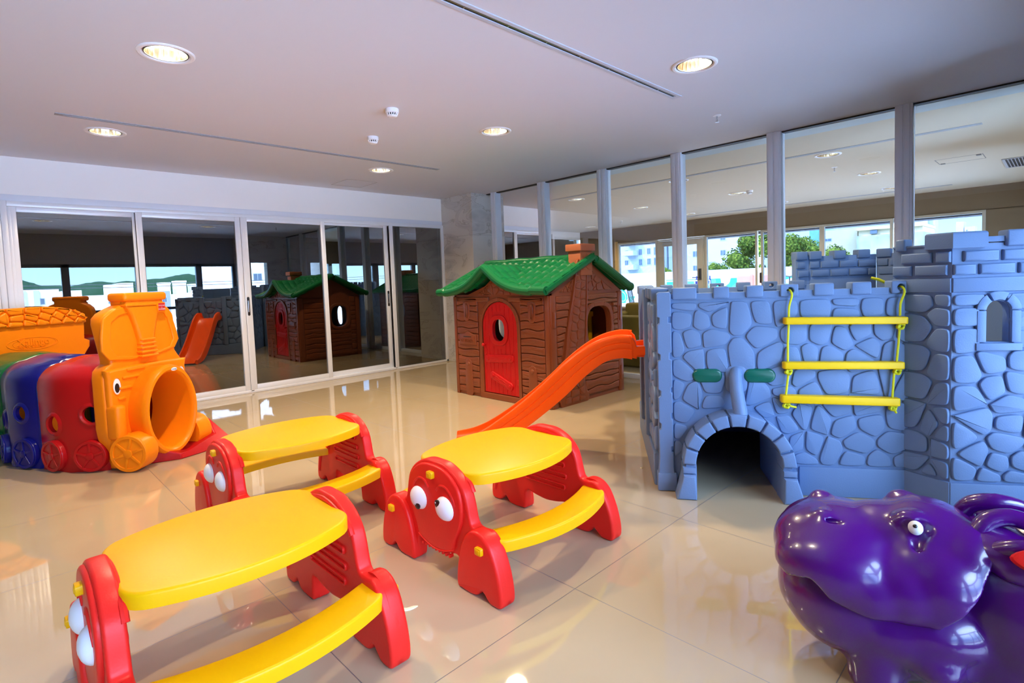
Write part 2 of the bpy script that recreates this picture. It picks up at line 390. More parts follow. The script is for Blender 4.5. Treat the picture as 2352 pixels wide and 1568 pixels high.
# ================================================================== THE ROOM
HC = 2.725; YL = 7.326; XR = 5.92; YB = -0.80; XL = -2.6; XF = 13.22; YF = 10.4
LIGHTS = [(0.88, 3.74), (3.565, 1.78), (0.865, 5.82), (3.57, 3.78), (3.6, 5.88), (0.88, 1.78)]
LIGHTS2 = [(7.69, 6.11), (9.81, 6.12), (12.05, 9.12), (9.80, 9.07), (7.60, 4.08), (9.73, 4.10), (11.85, 6.12), (7.61, 2.07), (9.65, 2.07), (11.80, 2.20), (11.85, 4.10)]
RH = 0.118
g = G(); g.box(XL, YB-0.2, -0.15, XF+0.1, YF+0.2, 0.0); struct(g.done('floor', FLOOR))
g = G(); g.prof([[(XL, YB-0.1), (6.0, YB-0.1), (6.0, YL+0.2), (XL, YL+0.2)]]+[circ(x, y, RH, n=40) for x, y in LIGHTS], HC, HC+0.012); struct(g.done('ceiling', CEIL))
g = G(); g.prof([[(6.0, YB-0.1), (XF+0.2, YB-0.1), (XF+0.2, YF+0.2), (6.0, YF+0.2)]]+[circ(x, y, RH, n=40) for x, y in LIGHTS2], HC, HC+0.012); struct(g.done('ceiling_lounge', mat('warm_lit_ceiling_paint', (0.64, 0.60, 0.50), 0.85)))  # warm bounce light in the lounge is put into this beige tint
g = G(); g.box(XL-0.4, YB-0.4, HC+0.35, XF+0.5, YL+4, HC+0.6); g.box(6.0, YL, HC+0.35, XF+0.5, YF+1, HC+0.6); struct(g.done('ceiling_slab', DARK))  # unseen slab added over both ceilings to block the sun

# wall above the sliding doors, reveal strip, side pieces
wl = sroot('wall_left')
g = G(); g.box(XL, YL, 2.352, 5.62, YL+0.15, HC); g.box(XL, YL, 0, -0.06, YL+0.15, 2.36); g.done('wall_face', WALLW, wl)
g = G(); g.box(-0.06, YL-0.006, 2.285, 5.61, YL+0.15, 2.352, b=0.003); g.done('head_reveal', mat('cool_white_reveal', (0.72, 0.76, 0.84), 0.5), wl)
g = G(); g.box(XL-0.15, YB, 0, XL, YL, HC); struct(g.done('wall_far_left', BRW))  # wall out of view, its dark brown chosen to cut ambient bounce
# dark space behind the doors
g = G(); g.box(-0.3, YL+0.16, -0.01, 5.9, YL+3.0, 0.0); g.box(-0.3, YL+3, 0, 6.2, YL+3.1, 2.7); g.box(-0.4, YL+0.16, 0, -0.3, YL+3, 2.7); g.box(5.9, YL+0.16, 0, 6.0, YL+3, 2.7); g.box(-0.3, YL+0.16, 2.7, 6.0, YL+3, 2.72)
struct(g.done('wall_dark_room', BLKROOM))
# main aluminium door frame
dfr = sroot('trim_1')
g = G()
g.box(-0.06, YL-0.02, 2.235, 5.60, YL+0.10, 2.287, b=0.004); g.box(-0.06, YL-0.03, 0.0, 5.60, YL+0.10, 0.035, b=0.004)
g.box(5.562, YL-0.03, 0, 5.602, YL+0.1, 2.287, b=0.003)
g.box(-0.06, YL-0.02, 0, 0.24, YL+0.1, 2.287)
for i in range(6): g.box(-0.06+i*0.05, YL-0.03-0.006*(i % 2), 0, -0.012+i*0.05, YL+0.1, 2.287, b=0.004)
g.done('door_track_frame', ALU, dfr)
def sliding_door(n, x0, x1, yy, sl, sr, zt, zb, hx=None):
    r = sroot('door_%d' % n)
    g = G(); f = 0.022
    g.box(x0-sl, yy-f, 0.02, x0, yy+f, 2.245, b=0.004); g.box(x1, yy-f, 0.02, x1+sr, yy+f, 2.245, b=0.004)
    g.box(x0-sl, yy-f-0.003, 0.02, x0-sl*0.55, yy+f, 2.24, b=0.002)
    g.box(x0, yy-f, zt, x1, yy+f, 2.245, b=0.003); g.box(x0, yy-f, 0.02, x1, yy+f, zb, b=0.003)
    g.done('door_frame', ALU, r)
    g = G(); g.box(x0-0.008, yy-0.003, zb-0.01, x0, yy+0.003, zt+0.01); g.box(x1, yy-0.003, zb-0.01, x1+0.008, yy+0.003, zt+0.01)
    g = G(); g.faces([(x0-0.005, yy, zb-0.005), (x1+0.005, yy, zb-0.005), (x1+0.005, yy, zt+0.005), (x0-0.005, yy, zt+0.005)], [(0, 1, 2, 3)]); g.done('door_pane', GDOOR, r)
    if hx is not None:
        g = G(); g.plate(rrect(hx-0.016, 0.995, hx+0.016, 1.235, 0.015), 0, 0.006, 0.003, frame((0, yy-f, 0), (1, 0, 0), (0, -1, 0)), BLACK)
        g.plate(rrect(hx-0.007, 1.04, hx+0.007, 1.19, 0.006), 0.006, 0.011, 0.002, frame((0, yy-f, 0), (1, 0, 0), (0, -1, 0)), STEEL)
        g.done('door_handle', BLACK, r)
sliding_door(1, 0.308, 1.268, YL+0.045, 0.075, 0.05, 2.188, 0.10)
sliding_door(2, 1.355, 2.334, YL-0.005, 0.062, 0.062, 2.188, 0.10)
sliding_door(3, 2.479, 3.456, YL-0.005, 0.080, 0.062, 2.195, 0.10, 2.433)
sliding_door(4, 3.521, 4.490, YL+0.045, 0.05, 0.062, 2.205, 0.10, 4.52)
sliding_door(5, 4.622, 5.552, YL-0.005, 0.066, 0.012, 2.235, 0.035)

# marble column in the corner
g = G()
for k in range(4):
    z0, z1 = k*0.69, min(HC, (k+1)*0.69)
    g.box(5.60, 6.545, z0+0.0015, 6.45, 7.42, z1-0.0015, b=0.002, seg=1)
struct(g.done('trim_2', MARBLE))
g = G(); g.box(5.604, 6.55, 0, 6.44, 7.4, HC); struct(g.done('trim_3', mat('stone_joint', (0.3, 0.29, 0.27), 0.8)))

# glass partition on the right
wr = sroot('wall_right')
mull = [(6.41, 6.30), (5.40, 5.26), (4.33, 4.19), (3.26, 3.13), (2.17, 2.03), (1.07, 0.94), (-0.03, -0.15)]
for a, b in mull:
    g = G(); g.box(XR-0.03, b, 0, XR+0.09, a, HC, b=0.003)
    g.box(XR-0.036, b+0.02, 0, XR-0.028, (a+b)/2-0.006, HC, b=0.002); g.box(XR-0.036, (a+b)/2+0.006, 0, XR-0.028, a-0.012, HC, b=0.002)
    g.box(XR-0.033, (a+b)/2-0.002, 0, XR-0.0295, (a+b)/2+0.002, HC, m=DARK)
    g.ms.insert(0, ALUB) if ALUB not in g.ms else None
    g.done('mullion', ALUB, wr)
for i in range(len(mull)-1):
    y0, y1 = mull[i+1][0], mull[i][1]
    g = G(); g.faces([(XR+0.03, y0-0.002, 0.05), (XR+0.03, y1+0.002, 0.05), (XR+0.03, y1+0.002, HC-0.012), (XR+0.03, y0-0.002, HC-0.012)], [(0, 1, 2, 3)]); g.done('partition_pane', GPART, wr)
g = G(); g.faces([(XR+0.03, YB, 0.05), (XR+0.03, -0.15, 0.05), (XR+0.03, -0.15, HC-0.012), (XR+0.03, YB, HC-0.012)], [(0, 1, 2, 3)]); g.faces([(XR+0.03, 6.41, 0.05), (XR+0.03, 6.54, 0.05), (XR+0.03, 6.54, HC-0.012), (XR+0.03, 6.41, HC-0.012)], [(0, 1, 2, 3)]); g.done('partition_pane', GPART, wr)
g = G(); g.box(XR-0.01, YB, 0, XR+0.07, 6.54, 0.055, b=0.004); g.done('bottom_rail', ALUB, wr)
g = G(); g.box(XR+0.0, YB, HC-0.014, XR+0.06, 6.54, HC-0.001); g.done('top_shadow_gap', DARK, wr)
g = G(); g.box(XR+0.09, YB, HC-0.012, XR+0.36, 6.54, HC+0.005); struct(g.done('trim_4', mat('bluish_ceiling_strip', (0.52, 0.64, 0.72), 0.7)))

# back wall behind the viewer, with its street windows and two unseen ones added for daylight
wb = sroot('wall_back')
bw = [(-2.45, -1.25), (-1.15, 0.10), (0.22, 1.30), (1.44, 2.67), (2.87, 3.94), (4.07, 4.80)]  # leftmost two openings are unseen, added to let in more daylight
g = G(); g.box(XL, YB-0.12, 2.06, 4.86, YB, HC); g.box(XL, YB-0.12, 0, 4.86, YB, 0.07); g.done('wall_face', GREYW, wb)
g = G()
xs = [XL]+[v for p in bw for v in p]+[4.86]
for i in range(0, len(xs), 2): g.box(xs[i], YB-0.10, 0.07, xs[i+1], YB+0.01, 2.06, b=0.004)
g.box(XL, YB-0.10, 1.99, 4.86, YB+0.01, 2.06, b=0.004); g.box(XL, YB-0.10, 0.07, 4.86, YB+0.01, 0.13, b=0.004)
g.done('window_frame', mat('dark_aluminium', (0.16, 0.18, 0.2), 0.4, metal=0.4), wb)
for i, (a, b) in enumerate(bw):
    r = sroot('window_%d' % (i+1))
    g = G(); g.faces([(a, YB-0.05, 0.13), (b, YB-0.05, 0.13), (b, YB-0.05, 1.99), (a, YB-0.05, 1.99)], [(0, 1, 2, 3)]); g.done('window_pane', GWIN, r)
g = G(); g.box(XL, -1.30, 0.93, 4.9, -1.24, 1.0, b=0.01)
for k in range(8): g.box(-2.4+k, -1.285, -0.2, -2.36+k, -1.255, 0.95)
tag(g.done('balcony_rail', mat('dark_painted_steel', (0.03, 0.03, 0.035), 0.5)), 'dark horizontal balcony rail outside the street windows, mirrored in the door glass', 'railing')
g = G(); mm = frame((0, 0.1, 0), (1, 0, 0), (0, 1, 0))
g.prof([[(4.86, 0), (5.90, 0), (5.90, HC), (4.86, HC)], [(4.97, 0.12), (4.97, 2.04), (5.37, 2.04), (5.37, 0.12)]], -0.22, 0, 0, mm); g.box(4.86, YB-0.1, 0, 5.0, -0.12, HC)
struct(g.done('wall_marble_back', MARBLE))
g = G(); g.faces([(4.97, 0.0, 0.12), (5.37, 0.0, 0.12), (5.37, 0.0, 2.04), (4.97, 0.0, 2.04)], [(0, 1, 2, 3)]); struct(g.done('window_7', GWIN))

# lounge beyond the partition
wf = sroot('wall_far')
M = frame((XF, 0, 0), (0, 1, 0), (1, 0, 0))
g = G(); g.box(XF, YB, 2.29, XF+0.2, YF, HC, m=BRW); g.box(XF, YB, 0, XF+0.2, 1.01, 2.3, m=BRW); g.box(XF, 9.10, 0, XF+0.2, YF, 2.3, m=BRW); g.box(XF, 7.74, 0, XF+0.2, 9.1, 0.42, m=BRW); g.box(XF, 1.01, 0, XF+0.2, 6.4, 0.12, m=BRW)
g.done('wall_face', BRW, wf)
g = G(); g.box(XF-0.004, 9.03, 0.4, XF, 9.14, 2.34, b=0.001); g.done('window_jamb_trim', mat('ochre_trim', (0.5, 0.33, 0.12), 0.6), wf)
def far_window(n, y0, y1, z0, z1, fw=0.05, door=False):
    r = sroot(('door_%d' if door else 'window_%d') % n)
    g = G(); g.prof([[(y0-fw, z0-fw), (y1+fw, z0-fw), (y1+fw, z1+fw), (y0-fw, z1+fw)], [(y0, z0), (y0, z1), (y1, z1), (y1, z0)]], -0.03, 0.05, 0.004, M); g.done('window_frame', BEIGEF, r)
    if door:
        g = G(); g.prof([[(y0+0.005, z0), (y1-0.005, z0), (y1-0.005, z1-0.004), (y0+0.005, z1-0.004)], [(y0+0.17, 0.15), (y0+0.17, 2.09), (y1-0.18, 2.09), (y1-0.18, 0.15)]], -0.045, 0.0, 0.004, M); g.done('door_leaf', BEIGEF, r)
        g = G(); g.box(XF-0.06, y0+0.05, 1.17, XF-0.044, y0+0.13, 1.46, b=0.004); g.box(XF-0.10, y0+0.09, 1.225, XF-0.085, y0+0.28, 1.245, b=0.004); g.box(XF-0.1, y0+0.08, 1.225, XF-0.06, y0+0.10, 1.245); g.done('door_handle', mat('dark_steel', (0.12, 0.13, 0.15), 0.35, metal=0.8), r)
        g = G(); g.box(XF-0.09, y1-0.42, 2.13, XF-0.045, y1-0.16, 2.175, b=0.005); g.box(XF-0.11, y1-0.5, 2.185, XF-0.095, y1-0.2, 2.195); g.done('door_closer', STEEL, r)
        y0, y1, z0, z1 = y0+0.17, y1-0.18, 0.15, 2.09
    g = G(); g.faces([(XF-0.01, y0, z0), (XF-0.01, y1, z0), (XF-0.01, y1, z1), (XF-0.01, y0, z1)], [(0, 1, 2, 3)]); g.done('window_pane', GTINT, r)
far_window(8, 7.80, 8.97, 0.47, 2.24)
far_window(6, 6.43, 7.72, 0.02, 2.24, 0.03, True)
far_window(9, 5.14, 6.34, 0.17, 2.24)
far_window(10, 3.76, 4.96, 0.17, 2.24)
far_window(11, 2.47, 3.66, 0.17, 2.24)
far_window(12, 1.06, 2.35, 0.17, 2.24)
g = G(); g.box(XF-0.07, 4.99, 1.05, XF-0.035, 5.03, 1.30, b=0.006); g.box(XF-0.045, 4.995, 1.06, XF-0.03, 5.025, 1.29); tag(g.done('pull_handle', BLACK), 'black vertical pull handle on the lounge window frame left of the tree', 'handle')
g = G(); g.box(XF+0.35, YB, 2.235, XF+0.8, YF, 2.9, b=0.01); struct(g.done('trim_5', mat('mosaic_grey', (0.16, 0.14, 0.14), 0.8, var=0.3, vscale=30)))
# lounge end wall with dark glazing under a white lintel
wn = sroot('wall_end')
g = G(); g.box(6.0, YF, 2.50, XF+0.2, YF+0.15, HC, m=WALLW); g.box(6.0, YF+0.6, 0, XF+0.2, YF+0.7, 2.6, m=BLKROOM); g.box(9.2, YF+0.3, 1.9, XF+0.2, YF+0.5, 2.5, m=BRW); g.done('wall_face', WALLW, wn)
g = G()
for k in range(7): g.box(6.1+k*1.15, YF+0.02, 0, 6.16+k*1.15, YF+0.08, 2.5, b=0.004)
g.done('glazing_mullions', BEIGEF, wn)
g = G(); g.faces([(6.0, YF+0.05, 0.02), (XF, YF+0.05, 0.02), (XF, YF+0.05, 2.5), (6.0, YF+0.05, 2.5)], [(0, 1, 2, 3)]); g.done('end_pane', GDOOR, wn)
wlb = sroot('wall_lounge_back')
g = G(); g.box(6.0, YB-0.15, 2.06, XF+0.2, YB, HC); g.box(6.0, YB-0.15, 0, XF+0.2, YB, 0.1); g.box(6.0, YB-0.15, 0, 6.25, YB, 2.1); g.box(12.9, YB-0.15, 0, XF+0.2, YB, 2.1); g.done('wall_face', BRW, wlb)
g = G()
for x in (6.25, 7.55, 8.9, 10.2, 11.5, 12.82): g.box(x, YB-0.1, 0.1, x+0.10, YB+0.01, 2.06, b=0.004)
g.done('window_frame', mat('dark_aluminium'), wlb)
for k in range(5): g = G(); x0, x1 = 6.35+1.31*k, 7.55+1.31*k; g.faces([(x0, YB-0.05, 0.1), (x1, YB-0.05, 0.1), (x1, YB-0.05, 2.06), (x0, YB-0.05, 2.06)], [(0, 1, 2, 3)]); g.done('window_pane', GWIN, wlb)
g = G(); g.box(6.0, 7.42, 0, 6.15, YF, HC); struct(g.done('wall_lounge_side', WALLW))

# ------------------------------------------------------------------ ceiling fittings
def downlight(bright):
    root = empty('recessed_downlight', I4, '', 'ceiling light')
    g = G(); g.ring([(0.150, 0.0), (0.150, -0.004), (0.143, -0.009), (0.128, -0.009), (0.116, 0.004), (0.116, 0.010)], n=48); g.done('trim_ring', PORC, root)
    g = G(); g.ring([(0.1165, 0.002), (0.1165, -0.0035), (0.111, -0.0035), (0.111, 0.002)], n=48); g.done('shadow_ring', DARK, root)
    g = G(); vs = []; nn = 48
    prof = [(0.111, -0.001), (0.110, 0.02), (0.104, 0.05), (0.094, 0.08), (0.08, 0.105), (0.072, 0.11)]
    for i, (r, z) in enumerate(prof):
        vs += [((r+(0.0018 if k % 2 else 0))*math.cos(2*math.pi*k/nn), (r+(0.0018 if k % 2 else 0))*math.sin(2*math.pi*k/nn), z) for k in range(nn)]
    fs = [(i*nn+k, i*nn+(k+1) % nn, (i+1)*nn+(k+1) % nn, (i+1)*nn+k) for i in range(len(prof)-1) for k in range(nn)]+[tuple(range((len(prof)-1)*nn, len(prof)*nn))]
    g.faces(vs, fs); g.done('reflector', GOLD, root, ang=10)
    lm = LAMP if bright else LAMPD
    for s in (-1, 1):
        g = G(); g.tube([(-0.055, 0.028*s, 0.072), (0.03, 0.028*s, 0.072), (0.055, 0.028*s-0.0*s, 0.072)], 0.014, n=10); g.done('lamp_tube', lm, root)
    if True:
        d = bpy.data.lights.new('downlight_lamp', 'SPOT'); d.energy = 60 if bright else 32; d.color = (1.0, 0.79, 0.52); d.spot_size = rad(150); d.spot_blend = 0.8; d.shadow_soft_size = 0.05
        o = bpy.data.objects.new('downlight_lamp', d); COL.objects.link(o); o.parent = root; o.location = (0, 0, 0.03)
    return root
protoA = downlight(True); protoB = downlight(False)
dim_lamp = [c for c in protoA.children if c.type == 'LIGHT'][0].data.copy(); dim_lamp.energy = 22
LL = ['large lit round downlight nearest the upper left corner of the ceiling', 'lit round downlight above the castle, beside the end of the long air slot', 'round downlight beyond the far air slot, nearest the left ceiling edge', 'lit round downlight above the playhouse roof, right of the smoke detectors', 'small round downlight between the far air slot and the ceiling hatch']
for i, (x, y) in enumerate(LIGHTS):
    o = protoA if i == 0 else dup(protoA, I4)
    o.matrix_world = T(x, y, HC); o['group'] = 'round downlights in the playroom ceiling'
    if i == 5:
        for c in o.children:
            if c.type == 'LIGHT': c.data = dim_lamp
    o['label'] = LL[i] if i < 5 else 'round downlight in the ceiling near the street windows, seen mirrored in the door glass'
L2 = ['lounge downlight nearest the marble column', 'lounge downlight seen between the second and third partition posts, middle row', 'farthest lounge downlight, near the window corner', 'small lounge downlight above the playhouse ridge', 'lounge downlight half hidden by the partition post behind the castle corner', 'lounge downlight beside the lounge smoke detector', 'small far lounge downlight right of the fourth partition post', 'large oval lounge downlight nearest the long ceiling slot', 'lounge downlight behind the widest pane, in the middle row', 'far lounge downlight beside a sprinkler at the wide post', 'far lounge downlight in front of the brown wall, above the beige building']
for i, (x, y) in enumerate(LIGHTS2):
    o = protoB if i == 0 else dup(protoB, I4)
    o.matrix_world = T(x, y, HC); o['group'] = 'round downlights in the lounge ceiling'; o['label'] = L2[i]

def slot(x0, y0, x1, y1, w, label, fm=None):
    L = math.hypot(x1-x0, y1-y0); a = math.atan2(y1-y0, x1-x0)
    root = empty('linear_air_diffuser', Matrix.Translation((x0, y0, HC)) @ Matrix.Rotation(a, 4, 'Z'), label, 'air vent', 'linear air diffusers in the ceilings')
    g = G(); g.prof([[(0, -w/2), (L, -w/2), (L, w/2), (0, w/2)], [(0.05, -w*0.17), (0.05, w*0.17), (L-0.05, w*0.17), (L-0.05, -w*0.17)]], -0.006, 0.002, 0.0015); g.done('diffuser_frame', fm or ALUB, root)
    g = G(); g.box(0.04, -w*0.2, -0.0015, L-0.04, w*0.2, 0.001); g.done('dark_slot', DARK, root)
    g = G(); g.box(0.05, -w*0.12, -0.005, L-0.05, -w*0.05, -0.002)
    for k in range(int(L/0.32)): g.box(0.2+k*0.32, -w*0.17, -0.004, 0.206+k*0.32, w*0.17, -0.002)
    g.done('slot_blade', STEEL, root)
slot(0.50, 5.45, 4.15, 5.45, 0.06, 'thin long metal air slot running above the sliding doors', mat('slot_grey', (0.30, 0.32, 0.36), 0.5))
slot(-1.2, 2.19, 4.09, 2.19, 0.085, 'long wide metal air slot crossing the top of the picture', mat('slot_light_grey', (0.50, 0.54, 0.62), 0.4))
slot(7.36, 0.6, 7.36, 6.9, 0.08, 'dark metal air slot in the lounge ceiling nearest the partition', GRYF)
slot(12.38, 1.4, 12.38, 6.6, 0.08, 'thin metal air slot in the lounge ceiling along the brown wall', GRYF)
def detector(x, y, label):
    r = empty('smoke_detector', T(x, y, HC), label, 'smoke detector', 'smoke detectors on the ceilings')
    g = G(); g.lathe([(0.0, 0.0), (0.052, 0.0), (0.054, -0.006), (0.052, -0.030), (0.046, -0.034), (0, -0.034)], n=32); g.done('detector_base', WHITE, r)
    g = G()
    for k in range(14):
        a = 2*math.pi*k/14; g.tube([(0.045*math.cos(a), 0.045*math.sin(a), -0.033), (0.034*math.cos(a), 0.034*math.sin(a), -0.058)], 0.004, n=6)
    g.lathe([(0, -0.05), (0.036, -0.05), (0.036, -0.058), (0.026, -0.066), (0, -0.067)], n=24); g.done('detector_cage', WHITE, r)
    g = G(); g.lathe([(0, -0.033), (0.036, -0.033), (0.028, -0.055), (0, -0.055)], n=24); g.done('detector_core', BLACK, r)
detector(2.465, 3.813, 'larger white smoke detector, the nearer of the two in the middle of the ceiling')
detector(2.761, 4.625, 'white smoke detector farther back, between its twin and the small downlight')
detector(9.62, 3.83, 'white smoke detector on the lounge ceiling beside a downlight')
def sprinkler(x, y, label):
    r = empty('fire_sprinkler', T(x, y, HC), label, 'sprinkler', 'fire sprinklers on the ceilings')
    g = G(); g.lathe([(0, 0), (0.036, 0), (0.036, -0.003), (0.02, -0.007), (0, -0.007)], n=24); g.done('escutcheon', WHITE, r)
    g = G(); g.tube([(0, 0, -0.005), (0, 0, -0.03)], 0.008); g.tube([(-0.010, 0, -0.03), (-0.012, 0, -0.045), (0, 0, -0.058)], 0.003); g.tube([(0.010, 0, -0.03), (0.012, 0, -0.045), (0, 0, -0.058)], 0.003); g.lathe([(0, -0.057), (0.018, -0.058), (0.018, -0.061), (0, -0.061)], n=16); g.done('sprinkler_head', STEEL, r)
sprinkler(4.84, 2.21, 'small metal fire sprinkler on the playroom ceiling above the partition')
sprinkler(11.6, 7.8, 'fire sprinkler on the lounge ceiling above the playhouse chimney')
sprinkler(8.61, 2.26, 'fire sprinkler on the lounge ceiling below the oval downlight')
sprinkler(11.65, 2.28, 'far lounge sprinkler left of the wide partition post')
g = G(); g.prof([[(3.53, 6.59), (3.97, 6.59), (3.97, 7.06), (3.53, 7.06)], [(3.535, 6.595), (3.535, 7.055), (3.965, 7.055), (3.965, 6.595)]], HC-0.0012, HC+0.001); tag(g.done('ceiling_hatch', mat('hatch_gap', (0.25, 0.25, 0.25), 0.8)), 'faint square access hatch outline in the ceiling near the doors', 'hatch')
g = G(); g.prof([[(9.34, 0.75), (9.79, 0.75), (9.79, 1.25), (9.34, 1.25)], [(9.35, 0.76), (9.35, 1.24), (9.78, 1.24), (9.78, 0.76)]], HC-0.0015, HC+0.001); g.box(9.35, 0.77, HC-0.01, 9.42, 0.82, HC); g.box(9.72, 1.18, HC-0.01, 9.77, 1.23, HC); tag(g.done('ceiling_hatch', mat('hatch_gap', (0.25, 0.25, 0.25), 0.8)), 'rectangular access hatch in the lounge ceiling beside the air grille', 'hatch')
r = empty('ceiling_grille', T(10.1, 0.62, HC), 'dark slatted square air grille in the lounge ceiling at the right edge', 'air vent')
g = G(); g.prof([[(0, 0), (0.95, 0), (0.95, -0.62), (0, -0.62)], [(0.03, -0.03), (0.03, -0.59), (0.92, -0.59), (0.92, -0.03)]], -0.012, 0.0, 0.002); g.done('grille_frame', GRYF, r)
g = G(); g.box(0.03, -0.59, -0.003, 0.92, -0.03, -0.001); g.done('grille_backing', DARK, r)
g = G()
for k in range(15): g.box(0.04, -0.065-k*0.036, -0.010, 0.91, -0.055-k*0.036, -0.003)
g.done('grille_slats', GRYF, r)

# ================================================================== TOY CASTLE
CA = rad(33); CE1 = Vector((math.sin(CA), -math.cos(CA), 0)); CE2 = Vector((math.cos(CA), math.sin(CA), 0)); CO = Vector((2.891, 1.712, 0))
MC = Matrix(((CE1.x, CE2.x, 0, CO.x), (CE1.y, CE2.y, 0, CO.y), (0, 0, 1, 0), (0, 0, 0, 1)))
MCI = MC.inverted()
CAML = MCI @ Vector((0, 0, 1.3))
def par(u, z, h):       # the same sight line, h in front of the castle's front wall
    p = Vector((u, 0, z)); q = p+(CAML-p)*(h/(-CAML.y)); return q.x, q.z
def px2front(x, y, h=0.0):   # castle front wall coordinates of a point measured in the photograph
    d = _f+_rt*((x-1176)/1240.9)-_up*((y-721.9)/1240.9); dl = MCI.to_3x3() @ d
    t = (-h-CAML.y)/dl.y; q = CAML+dl*t; return (q.x, q.z)
castle = empty('toy_castle', MC, 'blue-grey moulded plastic play castle with stone relief walls, arched crawl tunnel and towers', 'play castle')
FW = frame((0, 0, 0), (1, 0, 0), (0, -1, 0))       # front wall, h towards the viewer
def merlons(g, M, us, h=0.014, hole=(), z0=1.157, z1=1.227, th=0.075):
    for i, (a, b) in enumerate(us):
        if i in hole:
            g.prof([rrect(a, z0, b, z1, 0.008, 3), circ((a+b)/2+0.004, z0+0.035, 0.0175, n=20)], -th, h, 0.006, M)
        else: g.box(a, z0, -th, b, z1, h, M, b=0.009, seg=3)
def stones(g, M, cells, h0=-0.002, h=0.010, b=0.0055):
    for c in cells:
        if c: g.plate(c, h0, h, b, M, seg=3)
U6 = lambda x, y: px2front(1440+x/2.24, 500+y/2.24)
seeds = [U6(*p) for p in [(295,445),(285,515),(390,525),(470,515),(430,448),(330,630),(440,620),(575,520),(710,490),(785,480),(695,615),(255,650),(350,720),(455,715),(580,700),(745,700),(280,790),(245,870),(340,910),(280,1005),(445,875),(445,940),(668,920),(800,815),(805,960),
    (980,470),(1130,432),(1265,450),(1385,455),(1125,485),(870,600),(990,600),(1105,620),(1195,585),(1330,575),(1240,665),(1375,680),(1435,590),(935,700),(1040,710),(855,715),(1195,722),(890,830),(1055,840),(1245,850),(1350,830),(1425,860),(930,890),(820,905),(1080,985),(1235,975),(895,1015),(1000,1040),(1110,1065),(1255,1050),(1400,1030),(955,1170),(1045,1200),(1185,1160),(1375,1160),(1155,1245),(1300,1262),(1430,1255),(870,1165),(820,1060),(700,985),(255,1100),(905,1242),(252,1180)]]
arch = circ(0.431, 0.20, 0.27, 0.27, 9, 0.0, math.pi)
seeds += [(x, z, 0) for x, z in arch]+[(x, z, 0) for x, z in circ(0.431, 0.20, 0.15, 0.15, 6, 0.0, math.pi)]+[(0.43, 0.60, 0)]
cells = voronoi(seeds, [(0.088, 0.185), (1.345, 0.185), (1.345, 1.138), (0.088, 1.138)], 0.0062)
g = G()
hole = [(0.199, -0.01), (0.199, 0.20)]+circ(0.431, 0.20, 0.232, n=25, a0=math.pi, a1=0)+[(0.663, -0.01)]
g.prof([[(0.0, 0.0), (0.19, 0.0), (0.19, 0.20)]+circ(0.431, 0.20, 0.241, n=25, a0=math.pi, a1=0)+[(0.672, 0.0), (1.34, 0.0), (1.34, 1.192), (0.0, 1.192)]], -0.06, 0.0, 0.003, FW)
stones(g, FW, cells)
g.box(0.78, 0.0, -0.05, 1.345, 0.172, 0.012, FW, b=0.008)
g.box(0.086, 1.146, -0.02, 1.34, 1.152, 0.003, FW, b=0.001)
mu = [(0.092, 0.232), (0.322, 0.412), (0.503, 0.597), (0.686, 0.782), (0.860, 0.965), (1.052, 1.153), (1.248, 1.335)]
merlons(g, FW, mu, hole=(3, 6))
g.done('front_wall', CAST, castle)
# corner post with interlocking notches
g = G()
lp = [(0.0, 0.0)]; 
post = [(-0.012, 0.0), (0.098, 0.0), (0.083, 0.15), (0.083, 0.235), (0.072, 0.24), (0.072, 0.27), (0.083, 0.275), (0.083, 0.44), (0.074, 0.445), (0.074, 0.475), (0.083, 0.48), (0.083, 0.60), (0.074, 0.605), (0.074, 0.63), (0.083, 0.635), (0.083, 0.80), (0.070, 0.805), (0.070, 0.84), (0.083, 0.845), (0.083, 1.02), (0.066, 1.025), (0.066, 1.055), (0.083, 1.06), (0.083, 1.195), (0.075, 1.205), (0.015, 1.205), (0.0, 1.195), (0.0, 1.06), (0.014, 1.05), (0.014, 1.02), (0.002, 1.01), (0.0, 0.84), (0.015, 0.83), (0.015, 0.80), (0.0, 0.79), (0.0, 0.62), (0.014, 0.61), (0.014, 0.58), (0.0, 0.57), (0.0, 0.42), (0.012, 0.41), (0.012, 0.38), (0.0, 0.37), (0.0, 0.20)]
g.prof([post], -0.06, 0.028, 0.006, FW); g.box(-0.014, 0, -0.06, 0.1, 0.11, 0.04, FW, b=0.012)
g.done('corner_post', CAST, castle)
# left side wall, seen edge-on, with bulging stone relief
MS = frame((0.0, 0.03, 0), (-0.052, 0.9986, 0), (-0.9986, -0.052, 0))
rnd = random.Random(4)
def jit(nx, ny, w, h, x0=0, y0=0, k=0.42):
    return [(x0+(i+0.5+rnd.uniform(-k, k)+(0.25 if j % 2 else -0.25))*w/nx, y0+(j+0.5+rnd.uniform(-k, k)*0.8)*h/ny) for j in range(ny) for i in range(nx)]
g = G(); SL = 1.34
g.box(0, 0, -0.05, SL, 1.19, 0, MS, b=0.004)
stones(g, MS, voronoi(jit(8, 7, SL, 0.92, 0, 0.21), [(0.01, 0.22), (SL, 0.22), (SL, 1.13), (0.01, 1.13)], 0.009), h=0.022, b=0.012)
g.prof([[(0.03, 0), (SL, 0), (SL, 0.24), (SL*0.6, 0.2), (0.03, 0.2)]], -0.03, 0.03, 0.012, MS)
merlons(g, MS, [(0.0, 0.07), (0.16, 0.26), (0.36, 0.46), (0.95, 1.05), (1.15, 1.3)], h=0.03)
for a in (0.42, 0.86): g.box(a, 0.2, -0.03, a+0.09, 1.22, 0.045, MS, b=0.012)
g.done('side_wall', CAST, castle)
